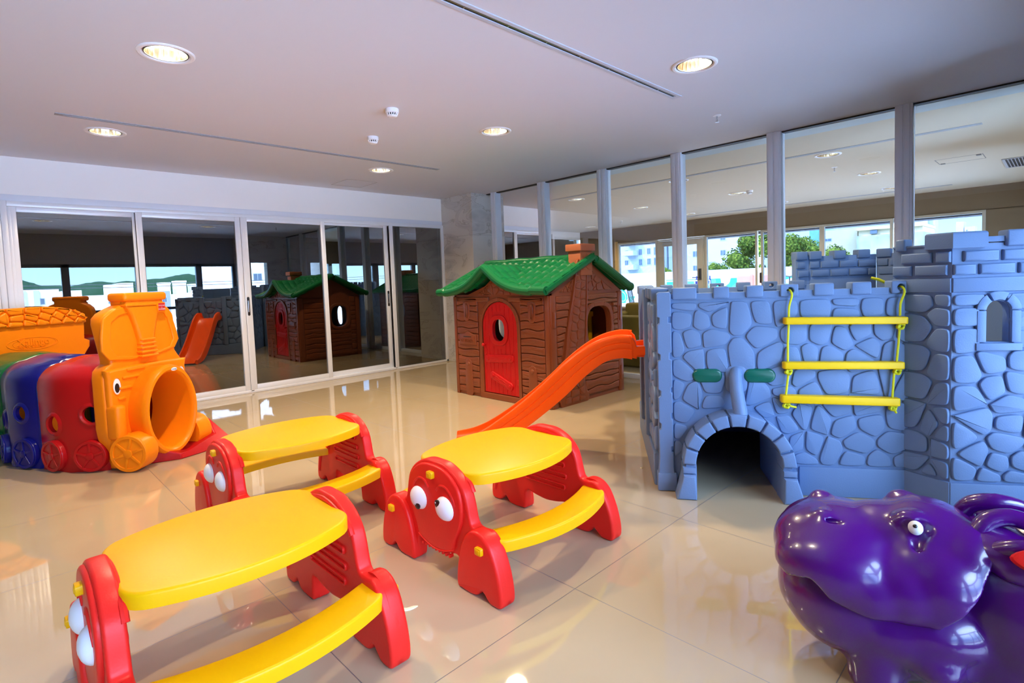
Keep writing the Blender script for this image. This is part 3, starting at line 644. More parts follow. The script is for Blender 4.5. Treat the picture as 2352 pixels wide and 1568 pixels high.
# back wall
MB = frame((-0.07, SL+0.03, 0), (1, 0, 0), (0, 1, 0)); MBi = frame((-0.07, SL-0.03, 0), (1, 0, 0), (0, -1, 0))
g = G(); g.box(0, 0, -0.06, 1.40, 1.19, 0, MB, b=0.004)
stones(g, MB, voronoi(jit(8, 6, 1.4, 0.9, 0, 0.2), [(0.02, 0.2), (1.38, 0.2), (1.38, 1.13), (0.02, 1.13)], 0.009))
stones(g, MBi, voronoi(jit(8, 6, 1.4, 0.9, 0, 0.2), [(0.02, 0.2), (1.38, 0.2), (1.38, 1.13), (0.02, 1.13)], 0.009))
merlons(g, MBi, [(0.0, 0.10), (0.16, 0.26), (0.36, 0.46), (0.56, 0.66), (0.76, 0.86), (0.96, 1.06), (1.16, 1.26)], hole=(3, 5), th=0.07)
g.done('back_wall', CAST, castle)
g = G(); g.box(-0.04, 0.05, 0.66, 1.36, SL-0.03, 0.70, b=0.01); g.box(1.34, 0.05, 0, 1.38, SL-0.03, 0.7, b=0.005); g.done('platform', CAST, castle)

# arched tunnel with voussoirs, feet and nose pipe
g = G(); AH = 0.125
g.prof([[(0.203, 0.0), (0.203, 0.20)]+circ(0.431, 0.20, 0.236, n=31, a0=math.pi, a1=0)+[(0.667, 0.20), (0.667, 0.0), (0.715, 0.0), (0.715, 0.2)]+circ(0.431, 0.20, 0.290, n=31, a0=0, a1=math.pi)+[(0.141, 0.2), (0.141, 0.0)]], -0.45, AH, 0.004, FW)
nb = 9
for k in range(nb):
    a0 = math.pi*(k+0.06)/nb; a1 = math.pi*(k+0.94)/nb
    seg = circ(0.431, 0.20, 0.232, n=5, a0=a0, a1=a1)+circ(0.431, 0.20, 0.303, n=5, a0=a1, a1=a0)
    g.plate(seg, -0.0, AH+0.022, 0.009, FW, seg=3)
for s in (0, 1):
    mx = (lambda u: u) if s == 0 else (lambda u: 0.862-u)
    for z0, z1, a, b in ((0.150, 0.185, 0.126, 0.197),):
        g.plate([(mx(a), z0), (mx(b), z0), (mx(b), z1), (mx(a), z1)], 0, AH+0.018, 0.007, FW)
    ft = [(mx(0.199), 0.0), (mx(0.086), 0.0), (mx(0.128), 0.145), (mx(0.195), 0.145)]
    g.plate(ft, 0, AH+0.036, 0.012, FW, seg=3)
g.done('arch', CAST, castle)
g = G()
g.tube([(0.445, -0.002, 0.735), (0.436, -0.03, 0.70), (0.438, -0.055, 0.62), (0.447, -0.095, 0.52), (0.449, -0.11, 0.47)], [0.030, 0.035, 0.036, 0.039, 0.040], n=20)
g.ball((0.445, -0.005, 0.722), 0.036)
g.plate(rrect(0.385, 0.60, 0.505, 0.76, 0.04), -0.002, 0.012, 0.006, FW)
g.done('nose_pipe', CAST, castle)
for a, b in ((0.198, 0.368), (0.484, 0.660)):
    g = G(); g.plate(rrect(a, 0.660, b, 0.744, 0.0415, 7), -0.004, 0.020, 0.016, FW, seg=5); g.plate(rrect(a+0.012, 0.700, b-0.012, 0.704, 0.0015, 2), 0.0, 0.0215, 0.001, FW)
    g.done('oval_panel', DGREEN, castle)['label'] = 'dark green oval panel'

# towers
def tower(name, org, P, bricks_rows, win=None, seedpx=None, top=1.467):
    """polygonal tower wall: P is a list of (x, y) footprint corners in castle coordinates"""
    g = G()
    for i in range(len(P)-1):
        a = Vector((*P[i], 0)); b = Vector((*P[i+1], 0)); L = (b-a).length; u = (b-a)/L; n = Vector((u.y, -u.x, 0)); M = frame(a, u, n)
        base = [(0, 0), (L, 0), (L, 1.405), (0, 1.405)]; loops = [base]
        w = win if (win and win[0] == i) else None
        if w:
            x0, x1, z0, z1 = w[1:]; rr = (x1-x0)/2
            loops.append([(x0, z0), (x1, z0)]+circ((x0+x1)/2, z1-rr, rr, n=13, a0=0, a1=math.pi))
        g.prof(loops, -0.05, 0.0, 0.002, M)
        if w:
            x0, x1, z0, z1 = w[1:]; cx = (x0+x1)/2; rr = (x1-x0)/2
            for s in (0, 1):
                xa, xb = (x0-0.045, x0-0.004) if s == 0 else (x1+0.004, x1+0.045)
                g.plate([(xa, z0), (xb, z0), (xb, z1-rr), (xa, z1-rr)], -0.03, 0.018, 0.006, M)
            for k in range(3):
                a0 = math.pi*(k+0.06)/3; a1 = math.pi*(k+0.94)/3
                g.plate(circ(cx, z1-rr, rr+0.004, n=5, a0=a0, a1=a1)+circ(cx, z1-rr, rr+0.048, n=5, a0=a1, a1=a0), -0.03, 0.018, 0.006, M)
            g.plate([(x0-0.05, z0-0.042), (x1+0.05, z0-0.042), (x1+0.05, z0-0.004), (x0-0.05, z0-0.004)], -0.03, 0.022, 0.006, M)
        # plinth and brick crown zone
        g.box(-0.004, 0, -0.04, L+0.004, 0.172, 0.014, M, b=0.006)
        g.plate([(0, 1.160), (L, 1.160), (L, 1.235), (0, 1.235)], -0.03, 0.012, 0.01, M)
        for r, (z0, z1) in enumerate(((1.250, 1.303), (1.316, 1.370))):
            x = -0.05 if r == 0 else -0.12
            while x < L:
                xa, xb = max(x, 0.004), min(x+0.150, L-0.004)
                if xb-xa > 0.03: g.plate([(xa, z0), (xb, z0), (xb, z1), (xa, z1)], -0.004, 0.016, 0.010, M, seg=3)
                x += 0.168
    g2 = g; return g2
PB = (1.454, -0.175)
P = [(1.284, 0.055), PB, (1.944, -0.175), (2.10, 0.05), (2.10, 0.45)]
g = tower('tower', None, P, 2, win=(1, 0.150, 0.250, 0.905, 1.115))
MA = frame((1.284, 0.055, 0), Vector((0.170, -0.230, 0)).normalized(), Vector((-0.230, -0.170, 0)).normalized()); LA = 0.286
MF = frame((PB[0], PB[1], 0), (1, 0, 0), (0, -1, 0))
MFI = (MC @ MF).inverted()
def px2tow(x, y):
    x, y = 2000+x/2.375, 500+y/2.375
    d = _f+_rt*((x-1176)/1240.9)-_up*((y-721.9)/1240.9); o = MFI @ Vector((0, 0, 1.3)); dl = MFI.to_3x3() @ d
    t = -o.z/dl.z; q = o+dl*t; return (q.x, q.y)
MAI = (MC @ MA).inverted()
def px2towA(x, y):
    x, y = 2000+x/2.375, 500+y/2.375
    d = _f+_rt*((x-1176)/1240.9)-_up*((y-721.9)/1240.9); o = MAI @ Vector((0, 0, 1.3)); dl = MAI.to_3x3() @ d
    t = -o.z/dl.z; q = o+dl*t; return (q.x, q.y)
sb = [px2tow(*p) for p in [(510,430),(510,540),(510,655),(530,830),(650,790),(670,920),(530,985),(570,1100),(790,900),(750,1020),(760,1115),(490,1190),(730,1230),(560,1290),(500,1375),(690,1335),(640,1420),(780,1420),(815,440),(815,560),(825,650),(825,780),(815,1330),(900,600),(920,800),(930,960),(900,1130),(920,1280),(1000,700),(1010,1050),(1000,1300),(1010,500)]]+[(0.2, 0.98, 0), (0.2, 1.06, 0), (0.2, 0.90, 0)]
stones(g, MF, voronoi(sb, [(0.006, 0.185), (0.48, 0.185), (0.48, 1.150), (0.006, 1.150)], 0.0062), h=0.014)
sa = [px2towA(*p) for p in [(300,450),(280,600),(270,770),(262,910),(245,1070),(325,1110),(250,1235),(255,1320),(400,440),(385,535),(385,660),(375,810),(400,975),(410,1080),(420,1180),(395,1270),(390,1370),(330,1385)]]
stones(g, MA, voronoi(sa, [(0.004, 0.185), (LA-0.004, 0.185), (LA-0.004, 1.150), (0.004, 1.150)], 0.0062), h=0.014)
# merlons of the front tower; one wraps round the corner
g.box(0.02, 1.385, -0.055, 0.07, 1.450, 0.018, MA, b=0.009, seg=3)
g.plate([(1.372, -0.086), (1.366, -0.100), (1.446, -0.198), (1.600, -0.196), (1.600, -0.120), (1.48, -0.120), (1.41, -0.045)][::-1], 1.385, 1.467, 0.012, I4, seg=3)
g.box(0.228, 1.385, -0.06, 0.40, 1.467, 0.02, MF, b=0.01, seg=3); g.box(0.45, 1.385, -0.06, 0.5, 1.467, 0.02, MF, b=0.01, seg=3)
g.box(0, 1.40, -0.05, LA, 1.412, 0.004, MA, b=0.003); g.box(0, 1.41, -0.05, 0.49, 1.438, 0.004, MF, b=0.003)
g.done('front_tower', CAST, castle)
P2 = [(1.30, 1.30), (1.17, 1.42), (1.17, 1.52)]
def rear_tower():
    g = G()
    pts = [(1.15, 1.40), (1.26, 1.44), (1.80, 1.58), (2.0, 1.45), (2.10, 0.45)]
    for i in range(len(pts)-1):
        a = Vector((*pts[i], 0)); b = Vector((*pts[i+1], 0)); L = (b-a).length; u = (b-a)/L; n = Vector((u.y, -u.x, 0)); M = frame(a, u, n)
        g.box(0, 0, -0.05, L, 1.415, 0, M, b=0.003)
        for r, (z0, z1) in enumerate(((1.250, 1.303), (1.318, 1.372))):
            x = 0.02 if r == 0 else -0.06
            while x < L:
                xa, xb = max(x, 0.006), min(x+0.140, L-0.006)
                if xb-xa > 0.025: g.plate([(xa, z0), (xb, z0), (xb, z1), (xa, z1)], -0.004, 0.012, 0.009, M)
                x += 0.156
        x = 0.0
        while x < L-0.04:
            g.box(x, 1.385, -0.062, min(x+0.10, L), 1.455, 0.014, M, b=0.009, seg=3); x += 0.2
    g.done('rear_tower', CAST, castle)
rear_tower()

# rope ladder hanging from the pierced merlons
ladder = empty('rope_ladder', MC, 'yellow rope ladder with three flat plastic rungs hanging on the castle front wall', 'rope ladder')
H = 0.045
rungs = [((1801, 726), (2086, 724), (1802, 748), (2086, 743)), ((1799, 829), (2078, 828), (1800, 850), (2078, 848)), ((1794, 904), (2068, 911), (1795, 928), (2068, 931))]
rungs3 = []
for A, B, Cb, D in rungs:
    a, b, c, d = [px2front(x, y, H) for x, y in (A, B, Cb, D)]
    g = G(); zt0, zt1, zb0, zb1 = a[1], b[1], c[1], d[1]
    t = ((zt0-zb0)+(zt1-zb1))/2-0.010; t = max(0.034, t)
    dx = b[0]-a[0]; ang = math.atan2(zt1-zt0, dx); L = math.hypot(dx, zt1-zt0)
    M = T(a[0], -0.03, (zt0+zb0)/2) @ Matrix.Rotation(-ang, 4, 'Y')
    g.prof([rrect(0, -0.028, L, 0.028, 0.014, 4)], -t/2, t/2, 0.007, M)
    g.done('rung', LRUNG, ladder)
    rungs3.append((a[0], b[0], (zt0+zb0)/2, (zt1+zb1)/2, t))
g = G()
def knot(g, x, y, z, r=0.011, tail=None):
    pts = [(x+r*1.3*math.cos(t)*(1+0.3*math.sin(2*t)), y+r*0.9*math.sin(t*1.5), z+r*1.1*math.sin(t)-0.004*t/6) for t in [k*0.5 for k in range(26)]]
    g.tube(pts, 0.0062, n=8)
    if tail: g.tube([(x, y, z), (x+tail[0]*0.5, y-0.006, z+tail[1]*0.6), (x+tail[0], y-0.004, z+tail[1])], 0.0062, n=8)
hx = [(0.738, 1.192), (1.300, 1.193)]
for s in (0, 1):
    px = [(1816, 1813, 1809), (2069, 2062, 2056)][s]
    xs = [par(0, 0, 0)[0]]
    top = hx[s]
    xr = [(r[0]+0.028 if s == 0 else r[1]-0.033) for r in rungs3]; zr = [(r[2] if s == 0 else r[3]) for r in rungs3]
    g = G()
    g.tube(smooth([(top[0]-0.01, 0.09, top[1]-0.02), (top[0], 0.03, top[1]+0.0), (top[0], -0.016, top[1]-0.002), (top[0]+0.004, -0.030, top[1]-0.03), (xr[0]+0.002, -0.032, top[1]-0.09), (xr[0], -0.03, zr[0]+0.02)], 4, False), 0.0062, n=8)
    g.tube([(xr[0], -0.03, zr[0]-0.01), (xr[0]-0.006, -0.03, (zr[0]+zr[1])/2), (xr[1], -0.03, zr[1]+0.01)], 0.0062, n=8)
    g.tube([(xr[1], -0.03, zr[1]-0.01), (xr[1]+(0.002 if s == 0 else -0.012), -0.03, zr[1]-0.05), (xr[2], -0.03, zr[2]+0.01)], 0.0062, n=8)
    for i in range(3):
        if s == 0 and i == 0: continue
        knot(g, xr[i]+0.004, -0.03, zr[i]-rungs3[i][4]/2-0.012, tail=((0.05, -0.016) if s == 0 else (0.014, -0.034)) if i == 2 else None)
    if s == 1: g.tube([(1.29, 0.085, 1.20), (1.23, 0.10, 1.235), (1.20, 0.12, 1.245)], 0.008, n=8)
    g.done('rope', ROPE, ladder)

# slide on the castle's left side
slide = empty('toy_slide', MC @ T(0, 0.45, 0), 'orange plastic slide leading down from the castle side towards the playhouse', 'slide')
SW = 0.42
topc = smooth([(0.150, 0.900), (0.26, 0.903), (0.424, 0.850), (0.612, 0.721), (0.806, 0.542), (1.005, 0.377), (1.245, 0.211), (1.42, 0.125), (1.58, 0.085)], 5, False)
botc = smooth([(0.150, 0.733), (0.228, 0.742), (0.337, 0.715), (0.476, 0.614), (0.619, 0.475), (0.765, 0.352), (0.93, 0.225), (1.12, 0.105), (1.30, 0.035), (1.58, 0.004)], 5, False)
def resample(p, n):
    d = [0]
    for a, b in zip(p, p[1:]): d.append(d[-1]+math.hypot(b[0]-a[0], b[1]-a[1]))
    o = []; k = 0
    for i in range(n):
        t = d[-1]*i/(n-1)
        while k < len(d)-2 and d[k+1] < t: k += 1
        f = (t-d[k])/max(1e-9, d[k+1]-d[k]); o.append((p[k][0]+(p[k+1][0]-p[k][0])*f, p[k][1]+(p[k+1][1]-p[k][1])*f))
    return o
tp, bt = resample(topc, 48), resample(botc, 48)
g = G(); vs = []; sec = []
def section(t, b):
    # across the chute: y (v) and mix between bottom (0) and top (1)
    w = 0.035
    pr = [(0, 0.0), (-0.006, 0.15), (-0.004, 0.38), (0.002, 0.40), (-0.002, 0.43), (-0.002, 0.62), (0.004, 0.64), (0.0, 0.67), (0.004, 0.90), (0.012, 0.985), (0.022, 1.0), (w, 0.97), (w+0.006, 0.80), (w+0.02, 0.42), (w+0.05, 0.30),
          (SW-w-0.05, 0.30), (SW-w-0.02, 0.42), (SW-w-0.006, 0.80), (SW-w, 0.97), (SW-0.022, 1.0), (SW-0.012, 0.985), (SW, 0.9), (SW, 0.0), (SW-0.03, 0.0), (SW-0.04, 0.24), (w+0.01, 0.24), (0.03, 0.0)]
    return [(-(b[0]+(t[0]-b[0])*f), y, b[1]+(t[1]-b[1])*f) for y, f in pr]
for t, b in zip(tp, bt): sec.append(section(t, b))
n = len(sec[0]); vs = [p for s in sec for p in s]
fs = [(i*n+k, i*n+(k+1) % n, (i+1)*n+(k+1) % n, (i+1)*n+k) for i in range(len(sec)-1) for k in range(n)]
fs += [tuple(range(n)), tuple(range((len(sec)-1)*n, len(sec)*n))[::-1]]
g.faces(vs, fs)
g.done('chute', SLO, slide, ang=50)
for y0 in (0.0, SW-0.075):
    g = G(); hk = [(0.165, 0.745), (0.120, 0.735), (0.112, 0.755), (0.035, 0.762), (0.018, 0.725), (0.006, 0.70), (-0.006, 0.705), (0.0, 0.75), (0.012, 0.815), (0.04, 0.825), (0.118, 0.820), (0.128, 0.86), (0.165, 0.90)]
    g.prof([[(-x, z) for x, z in hk]], 0, 0.075, 0.007, frame((0, y0+0.075, 0), (1, 0, 0), (0, -1, 0))); g.done('hook', SLO, slide)
g = G(); g.box(-0.14, 0.02, 0.745, -0.01, SW-0.02, 0.765, b=0.006); g.done('top_step', SLO, slide)

# ================================================================== TOY PLAYHOUSE
MH = Matrix(((0, 1, 0, 4.02), (-1, 0, 0, 5.08), (0, 0, 1, 0), (0, 0, 0, 1)))     # x along the front, y inwards
house = empty('playhouse', MH, 'brown log-look plastic playhouse with green tiled roof, red door and chimney', 'playhouse')
HW, HD, HH = 1.50, 1.25, 1.150
MHF = frame((0, 0, 0), (1, 0, 0), (0, -1, 0)); MHR = frame((HW, 0, 0), (0, 1, 0), (1, 0, 0))
MHL = frame((0, HD, 0), (0, -1, 0), (-1, 0, 0)); MHB = frame((HW, HD, 0), (-1, 0, 0), (0, 1, 0))
rh = random.Random(11)
def logs(g, M, u0, u1, z0, z1, n, seed=0, b=0.012, h=0.020):
    """stack of wavy logs between u0..u1; u0/u1 may be functions of z"""
    r = random.Random(seed); f0 = u0 if callable(u0) else (lambda z: u0); f1 = u1 if callable(u1) else (lambda z: u1)
    zs = [z0+(z1-z0)*k/n+(r.uniform(-0.012, 0.012) if 0 < k < n else 0) for k in range(n+1)]
    ph = [(r.uniform(0, 6), r.uniform(0.004, 0.011), r.uniform(14, 26)) if 0 < k < n else (0, 0, 1) for k in range(n+1)]
    for k in range(n):
        zm = (zs[k]+zs[k+1])/2; a, c = f0(zm), f1(zm)
        if c-a < 0.05: continue
        N = max(4, int((c-a)/0.03)); w = lambda i, u: zs[i]+ph[i][1]*math.sin(u*ph[i][2]+ph[i][0])
        us = [a+(c-a)*i/N for i in range(N+1)]
        lp = [(u, w(k, u)+0.003) for u in us]+[(u, w(k+1, u)-0.003) for u in us[::-1]]
        g.plate(lp, -0.002, h, b, M, seg=3)
        for q in range(2):   # grain grooves as thin raised ridges
            uu = [a+(c-a)*(0.08+0.84*i/14) for i in range(15)]; zz = zs[k]+(zs[k+1]-zs[k])*(0.36+0.3*q); am = r.uniform(0.003, 0.008); p0 = r.uniform(0, 6); fr = r.uniform(10, 30)
            g.tube([M @ Vector((u, zz+am*math.sin(u*fr+p0), h-0.0008)) for u in uu], 0.0038, n=6)
def arch_loop(cx, w, z0, zt, n=16, r=None):
    """door outline with arched top"""
    r = w/2 if r is None else r
    return [(cx-w/2, z0), (cx+w/2, z0)]+circ(cx, zt-r*1.0, w/2, r, n, 0, math.pi)
def oval(cx, cz, rx, rz, p=2.6, n=28):
    return [(cx+rx*abs(math.cos(t))**(2/p)*(1 if math.cos(t) > 0 else -1), cz+rz*abs(math.sin(t))**(2/p)*(1 if math.sin(t) > 0 else -1)) for t in [2*math.pi*k/n for k in range(n)]]
DCX = 0.775
g = G()
g.prof([[(0.0, 0), (HW, 0), (HW, HH+0.02), (1.25, HH+0.02), (0.95, 1.27), (0.76, 1.40), (0.55, 1.26), (0.25, HH+0.02), (0, HH+0.02)], arch_loop(DCX, 0.56, 0.06, 1.095)], -0.05, 0, 0.003, MHF)
g.prof([arch_loop(DCX, 0.655, -0.0, 1.138)[:0]+[(DCX-0.345, 0.0), (DCX+0.32, 0.0)]+circ(DCX, 0.82, 0.325, 0.315, 18, 0, math.pi)+[(DCX-0.335, 0.4)], arch_loop(DCX, 0.56, 0.065, 1.095)], -0.02, 0.022, 0.007, MHF)
for k in range(11):
    a = math.pi*(k+0.5)/11; g.tube([MHF @ Vector((DCX+0.285*math.cos(a), 0.82+0.28*math.sin(a), 0.021)), MHF @ Vector((DCX+0.322*math.cos(a), 0.82+0.312*math.sin(a), 0.021))], 0.003, n=6)
logs(g, MHF, 0.055, 0.425, 0.03, HH-0.01, 13, 1); logs(g, MHF, 1.105, 1.445, 0.03, HH-0.01, 13, 2)
logs(g, MHF, 0.06, 0.62, 1.085, 1.145, 1, 3); logs(g, MHF, 0.93, 1.44, 1.085, 1.145, 1, 4)
g.box(0, 0, -0.05, 0.05, HH, 0.02, MHF, b=0.008); g.box(HW-0.05, 0, -0.05, HW+0.004, HH, 0.02, MHF, b=0.008)
# gable stones over the door
gp = [(0.40, 1.165), (1.12, 1.165), (0.93, 1.25), (0.76, 1.37), (0.58, 1.25)]
for c in voronoi([(0.40+0.75*rh.random(), 1.16+0.22*rh.random()) for _ in range(46)], gp, 0.004):
    if c: g.plate(c, -0.002, 0.007, 0.004, MHF)
# carved brackets, planks
for u, z in ((0.235, 0.98), (1.275, 0.98)):
    g.plate(smooth([(u-0.05, z+0.10), (u+0.055, z+0.10), (u+0.05, z-0.06), (u+0.02, z-0.11), (u-0.035, z-0.10), (u-0.045, z)], 4), 0.0, 0.026, 0.009, MHF, seg=3)
    g.plate(smooth([(u-0.005, z+0.075), (u+0.03, z+0.075), (u+0.035, z-0.02), (u+0.01, z-0.075)], 4), 0.02, 0.042, 0.012, MHF, seg=3)
for u in (0.245, 1.27):
    g.plate(smooth([(u-0.055, 0.02), (u+0.055, 0.02), (u+0.055, 0.36), (u+0.035, 0.415), (u, 0.43), (u-0.035, 0.415), (u-0.055, 0.36)], 4), 0.0, 0.028, 0.008, MHF, seg=3)
    g.ball(MHF @ Vector((u, 0.37, 0.026)), (0.024, 0.012, 0.024))
for u, z, s in ((0.10, 0.47, 1), (1.38, 0.50, -1)):
    g.tube([MHF @ Vector((u+s*0.045*k/8, z-0.02*math.sin(k*0.7), 0.014)) for k in range(9)], 0.007, n=8)
g.done('front_wall', BROWN, house)
# mailbox
g = G(); g.plate([(0.107, 0.592), (0.400, 0.592), (0.400, 0.715), (0.330, 0.722), (0.262, 0.757), (0.195, 0.726), (0.107, 0.722)], 0, 0.034, 0.010, MHF, seg=3)
g.plate([(0.130, 0.612), (0.378, 0.612), (0.378, 0.698), (0.262, 0.728), (0.130, 0.700)], 0.034, 0.037, 0.002, MHF)
mb = g.done('mailbox', BROWN, house)
g = G(); g.plate(rrect(0.185, 0.682, 0.325, 0.692, 0.004), 0.036, 0.0385, 0.0005, MHF); g.done('mail_slot', DARK, mb)
text('raised_lettering', 'CORREIO', 0.052, 0.004, BROWN, MHF @ T(0.255, 0.640, 0.038), mb)
# red door
dr = None
g = G(); dl = arch_loop(DCX, 0.545, 0.072, 1.088)
wn_ = oval(0.765, 0.778, 0.098, 0.122)
g.prof([dl, wn_], -0.03, 0.006, 0.004, MHF)
us = [DCX-0.272, DCX-0.235, DCX-0.17, DCX-0.11, DCX-0.045, DCX+0.02, DCX+0.085, DCX+0.15, DCX+0.21, DCX+0.272]
for k in range(1, len(us)-1):
    u = us[k]; zt = 0.82+0.255*math.sqrt(max(0, 1-((u-DCX)/0.272)**2))
    pts = [(u+0.006*math.sin(z*13+k*2), z) for z in [0.085+(zt-0.10)*i/26 for i in range(27)]]
    seg = []
    for p in pts:
        inside = ((p[0]-0.765)/0.15)**2+((p[1]-0.778)/0.185)**2 < 1
        if inside:
            if len(seg) > 1: g.tube([MHF @ Vector((a, b, 0.0065)) for a, b in seg], 0.0042, n=6)
            seg = []
        else: seg.append(p)
    if len(seg) > 1: g.tube([MHF @ Vector((a, b, 0.0065)) for a, b in seg], 0.0042, n=6)
door = g.done('door', DRED, house)
g = G(); g.prof([oval(0.765, 0.778, 0.148, 0.168), oval(0.765, 0.778, 0.094, 0.118)], 0.0, 0.022, 0.008, MHF); g.done('window_rim', DRED, door)
for (a, b, c, d, w) in ((0.568, 0.452, 0.955, 0.478, 0.044), (0.640, 0.275, 0.930, 0.165, 0.044)):
    L = math.hypot(c-a, d-b); an = math.atan2(d-b, c-a); Mx = MHF @ T(a, b, 0) @ Matrix.Rotation(an, 4, 'Z')
    g = G(); g.plate(rrect(-0.03, -w, L+0.03, w, 0.04, 6), 0.0, 0.022, 0.009, Mx, seg=3)
    g.plate(circ(0.015, 0, 0.020, n=14), 0.02, 0.028, 0.004, Mx); g.plate(circ(L-0.015, 0, 0.020, n=14), 0.02, 0.028, 0.004, Mx)
    for o_ in (-0.014, 0.012): g.tube([Mx @ Vector((0.06+(L-0.12)*i/12, o_+0.006*math.sin(i*0.9+o_*90), 0.0222)) for i in range(13)], 0.003, n=6)
    g.done('door_board', DRED, door)
g = G(); g.tube([MHF @ Vector((0.535, 0.610, h)) for h in (0.0, 0.03)], 0.011, n=12); g.ball(MHF @ Vector((0.535, 0.610, 0.042)), 0.020); g.tube([MHF @ Vector((0.535+0.03*math.sin(k*0.5), 0.575-0.012*k, 0.007)) for k in range(8)], 0.005, n=6); g.done('door_knob', DRED, door)
for z in (0.60, 0.20):
    g = G(); g.box(DCX+0.255, z, -0.02, DCX+0.292, z+0.055, 0.02, MHF, b=0.006); g.done('hinge', DRED, door)

# side walls
RY, RZ = 0.66, 1.545          # ridge
def side(name, M, mir, win):
    g = G(); L = HD; ry = L-RY if mir else RY
    wl_ = oval(*win)
    g.prof([[(0, 0), (L, 0), (L, HH+0.01), (ry, RZ-0.045), (0, HH+0.01)], wl_], -0.05, 0, 0.003, M)
    g.prof([oval(win[0], win[1], win[2]+0.052, win[3]+0.05, win[4]), oval(win[0], win[1], win[2]+0.002, win[3]+0.002, win[4])], -0.01, 0.024, 0.008, M)
    for k in range(14):
        t = 2*math.pi*k/14; c, s_ = math.cos(t), math.sin(t); e = 2/win[4]; sg = lambda v: 1 if v > 0 else -1
        g.tube([M @ Vector((win[0]+(win[2]+q)*abs(c)**e*sg(c), win[1]+(win[3]+q)*abs(s_)**e*sg(s_), 0.0235)) for q in (0.006, 0.047)], 0.003, n=6)
    g.box(0, 0, -0.05, 0.085, HH, 0.018, M, b=0.007); g.box(L-0.085, 0, -0.05, L, HH, 0.018, M, b=0.007)
    return g, wl_
g, wl_ = side('w', MHR, False, (0.805, 0.775, 0.215, 0.225, 3.0))
cl = lambda z: 0.205+(0.385-0.205)*(z/1.24)**1.0 if z > 0.45 else 0.205+0.065-0.0*(z)
cleft = lambda z: 0.13+0.25*min(1, max(0, (z-0.35))/0.89)
cright = lambda z: 0.50+0.08*min(1, max(0, (z-0.35))/0.89)
logs(g, MHR, 0.09, lambda z: cleft(z)-0.02, 0.45, 1.14, 9, 6)
logs(g, MHR, lambda z: cright(z)+0.03, 1.155, 1.03, 1.14, 2, 7); logs(g, MHR, lambda z: cright(z)+0.03, 1.155, 0.05, 0.50, 6, 8)
logs(g, MHR, lambda z: cright(z)+0.02, 0.555, 0.52, 1.03, 7, 12); logs(g, MHR, 1.07, 1.155, 0.52, 1.03, 8, 9); logs(g, MHR, 0.09, 0.16, 0.05, 0.45, 5, 10)
# leaning stone chimney breast on the wall
cb = [(0.12, 0.0), (0.56, 0.0), (0.52, 0.18), (0.50, 0.40), (cright(0.8), 0.8), (0.575, 1.24), (0.585, 1.50), (0.44, 1.50), (0.385, 1.24), (cleft(0.8), 0.8), (0.205, 0.52), (0.14, 0.34)]
g.plate(smooth(cb, 3), -0.01, 0.030, 0.008, MHR, seg=3)
rs = random.Random(3); sd = []
for z in [0.04+0.085*k for k in range(17)]:
    a, b = (cleft(z)-0.0 if z > 0.45 else 0.16), (cright(z) if z > 0.2 else 0.52)
    k = 3 if z < 0.4 else 2
    for i in range(k): sd.append((a+(b-a)*(i+0.5+rs.uniform(-.2, .2))/k, z+rs.uniform(-0.02, 0.02)))
for c in voronoi(sd, [(0.17, 0.02), (0.50, 0.02), (0.49, 0.5), (0.565, 1.24), (0.575, 1.46), (0.45, 1.46), (0.395, 1.24), (0.26, 0.6)], 0.006):
    if c: g.plate(c, 0.025, 0.037, 0.006, MHR)
g.tube(smooth([MHR @ Vector((0.50, 0.40, 0.03)), MHR @ Vector((cright(0.8)+0.01, 0.8, 0.03)), MHR @ Vector((0.585, 1.24, 0.03)), MHR @ Vector((0.59, 1.5, 0.03))], 3, False), 0.010, n=8)
for c in voronoi([(0.62+0.45*rh.random(), 1.17+0.3*rh.random()) for _ in range(17)], [(0.63, 1.175), (1.08, 1.175), (0.62, 1.44)], 0.006):
    if c: g.plate(c, -0.002, 0.010, 0.005, MHR)
for c in voronoi([(0.16+0.24*rh.random(), 1.17+0.2*rh.random()) for _ in range(10)], [(0.16, 1.175), (0.36, 1.175), (0.40, 1.33)], 0.006):
    if c: g.plate(c, -0.002, 0.010, 0.005, MHR)
for u in (0.05, 1.20):
    for z in (0.82, 0.13): g.plate(rrect(u-0.018, z, u+0.018, z+0.165, 0.006), 0.012, 0.030, 0.006, MHR); g.plate(rrect(u-0.016, z+0.185, u+0.016, z+0.275, 0.003), 0.0175, 0.0182, 0.0002, MHR, m=DARK)
g.ms = [BROWN, DARK] if DARK in g.ms else g.ms
g.done('side_wall', BROWN, house)
g, wl_ = side('w', MHL, True, (0.42, 0.775, 0.17, 0.20, 2.6))
logs(g, MHL, 0.09, 0.20, 0.04, 1.14, 12, 21); logs(g, MHL, 0.65, 1.16, 0.04, 1.14, 12, 22); logs(g, MHL, 0.2, 0.65, 0.04, 0.52, 6, 23)
g.done('side_wall', BROWN, house)
g = G(); g.prof([[(0, 0), (HW, 0), (HW, HH), (0, HH)], oval(0.75, 0.75, 0.16, 0.19)], -0.05, 0, 0.003, MHB); logs(g, MHB, 0.05, 0.55, 0.04, 1.12, 12, 31); logs(g, MHB, 0.95, 1.45, 0.04, 1.12, 12, 32); g.done('rear_wall', BROWN, house)
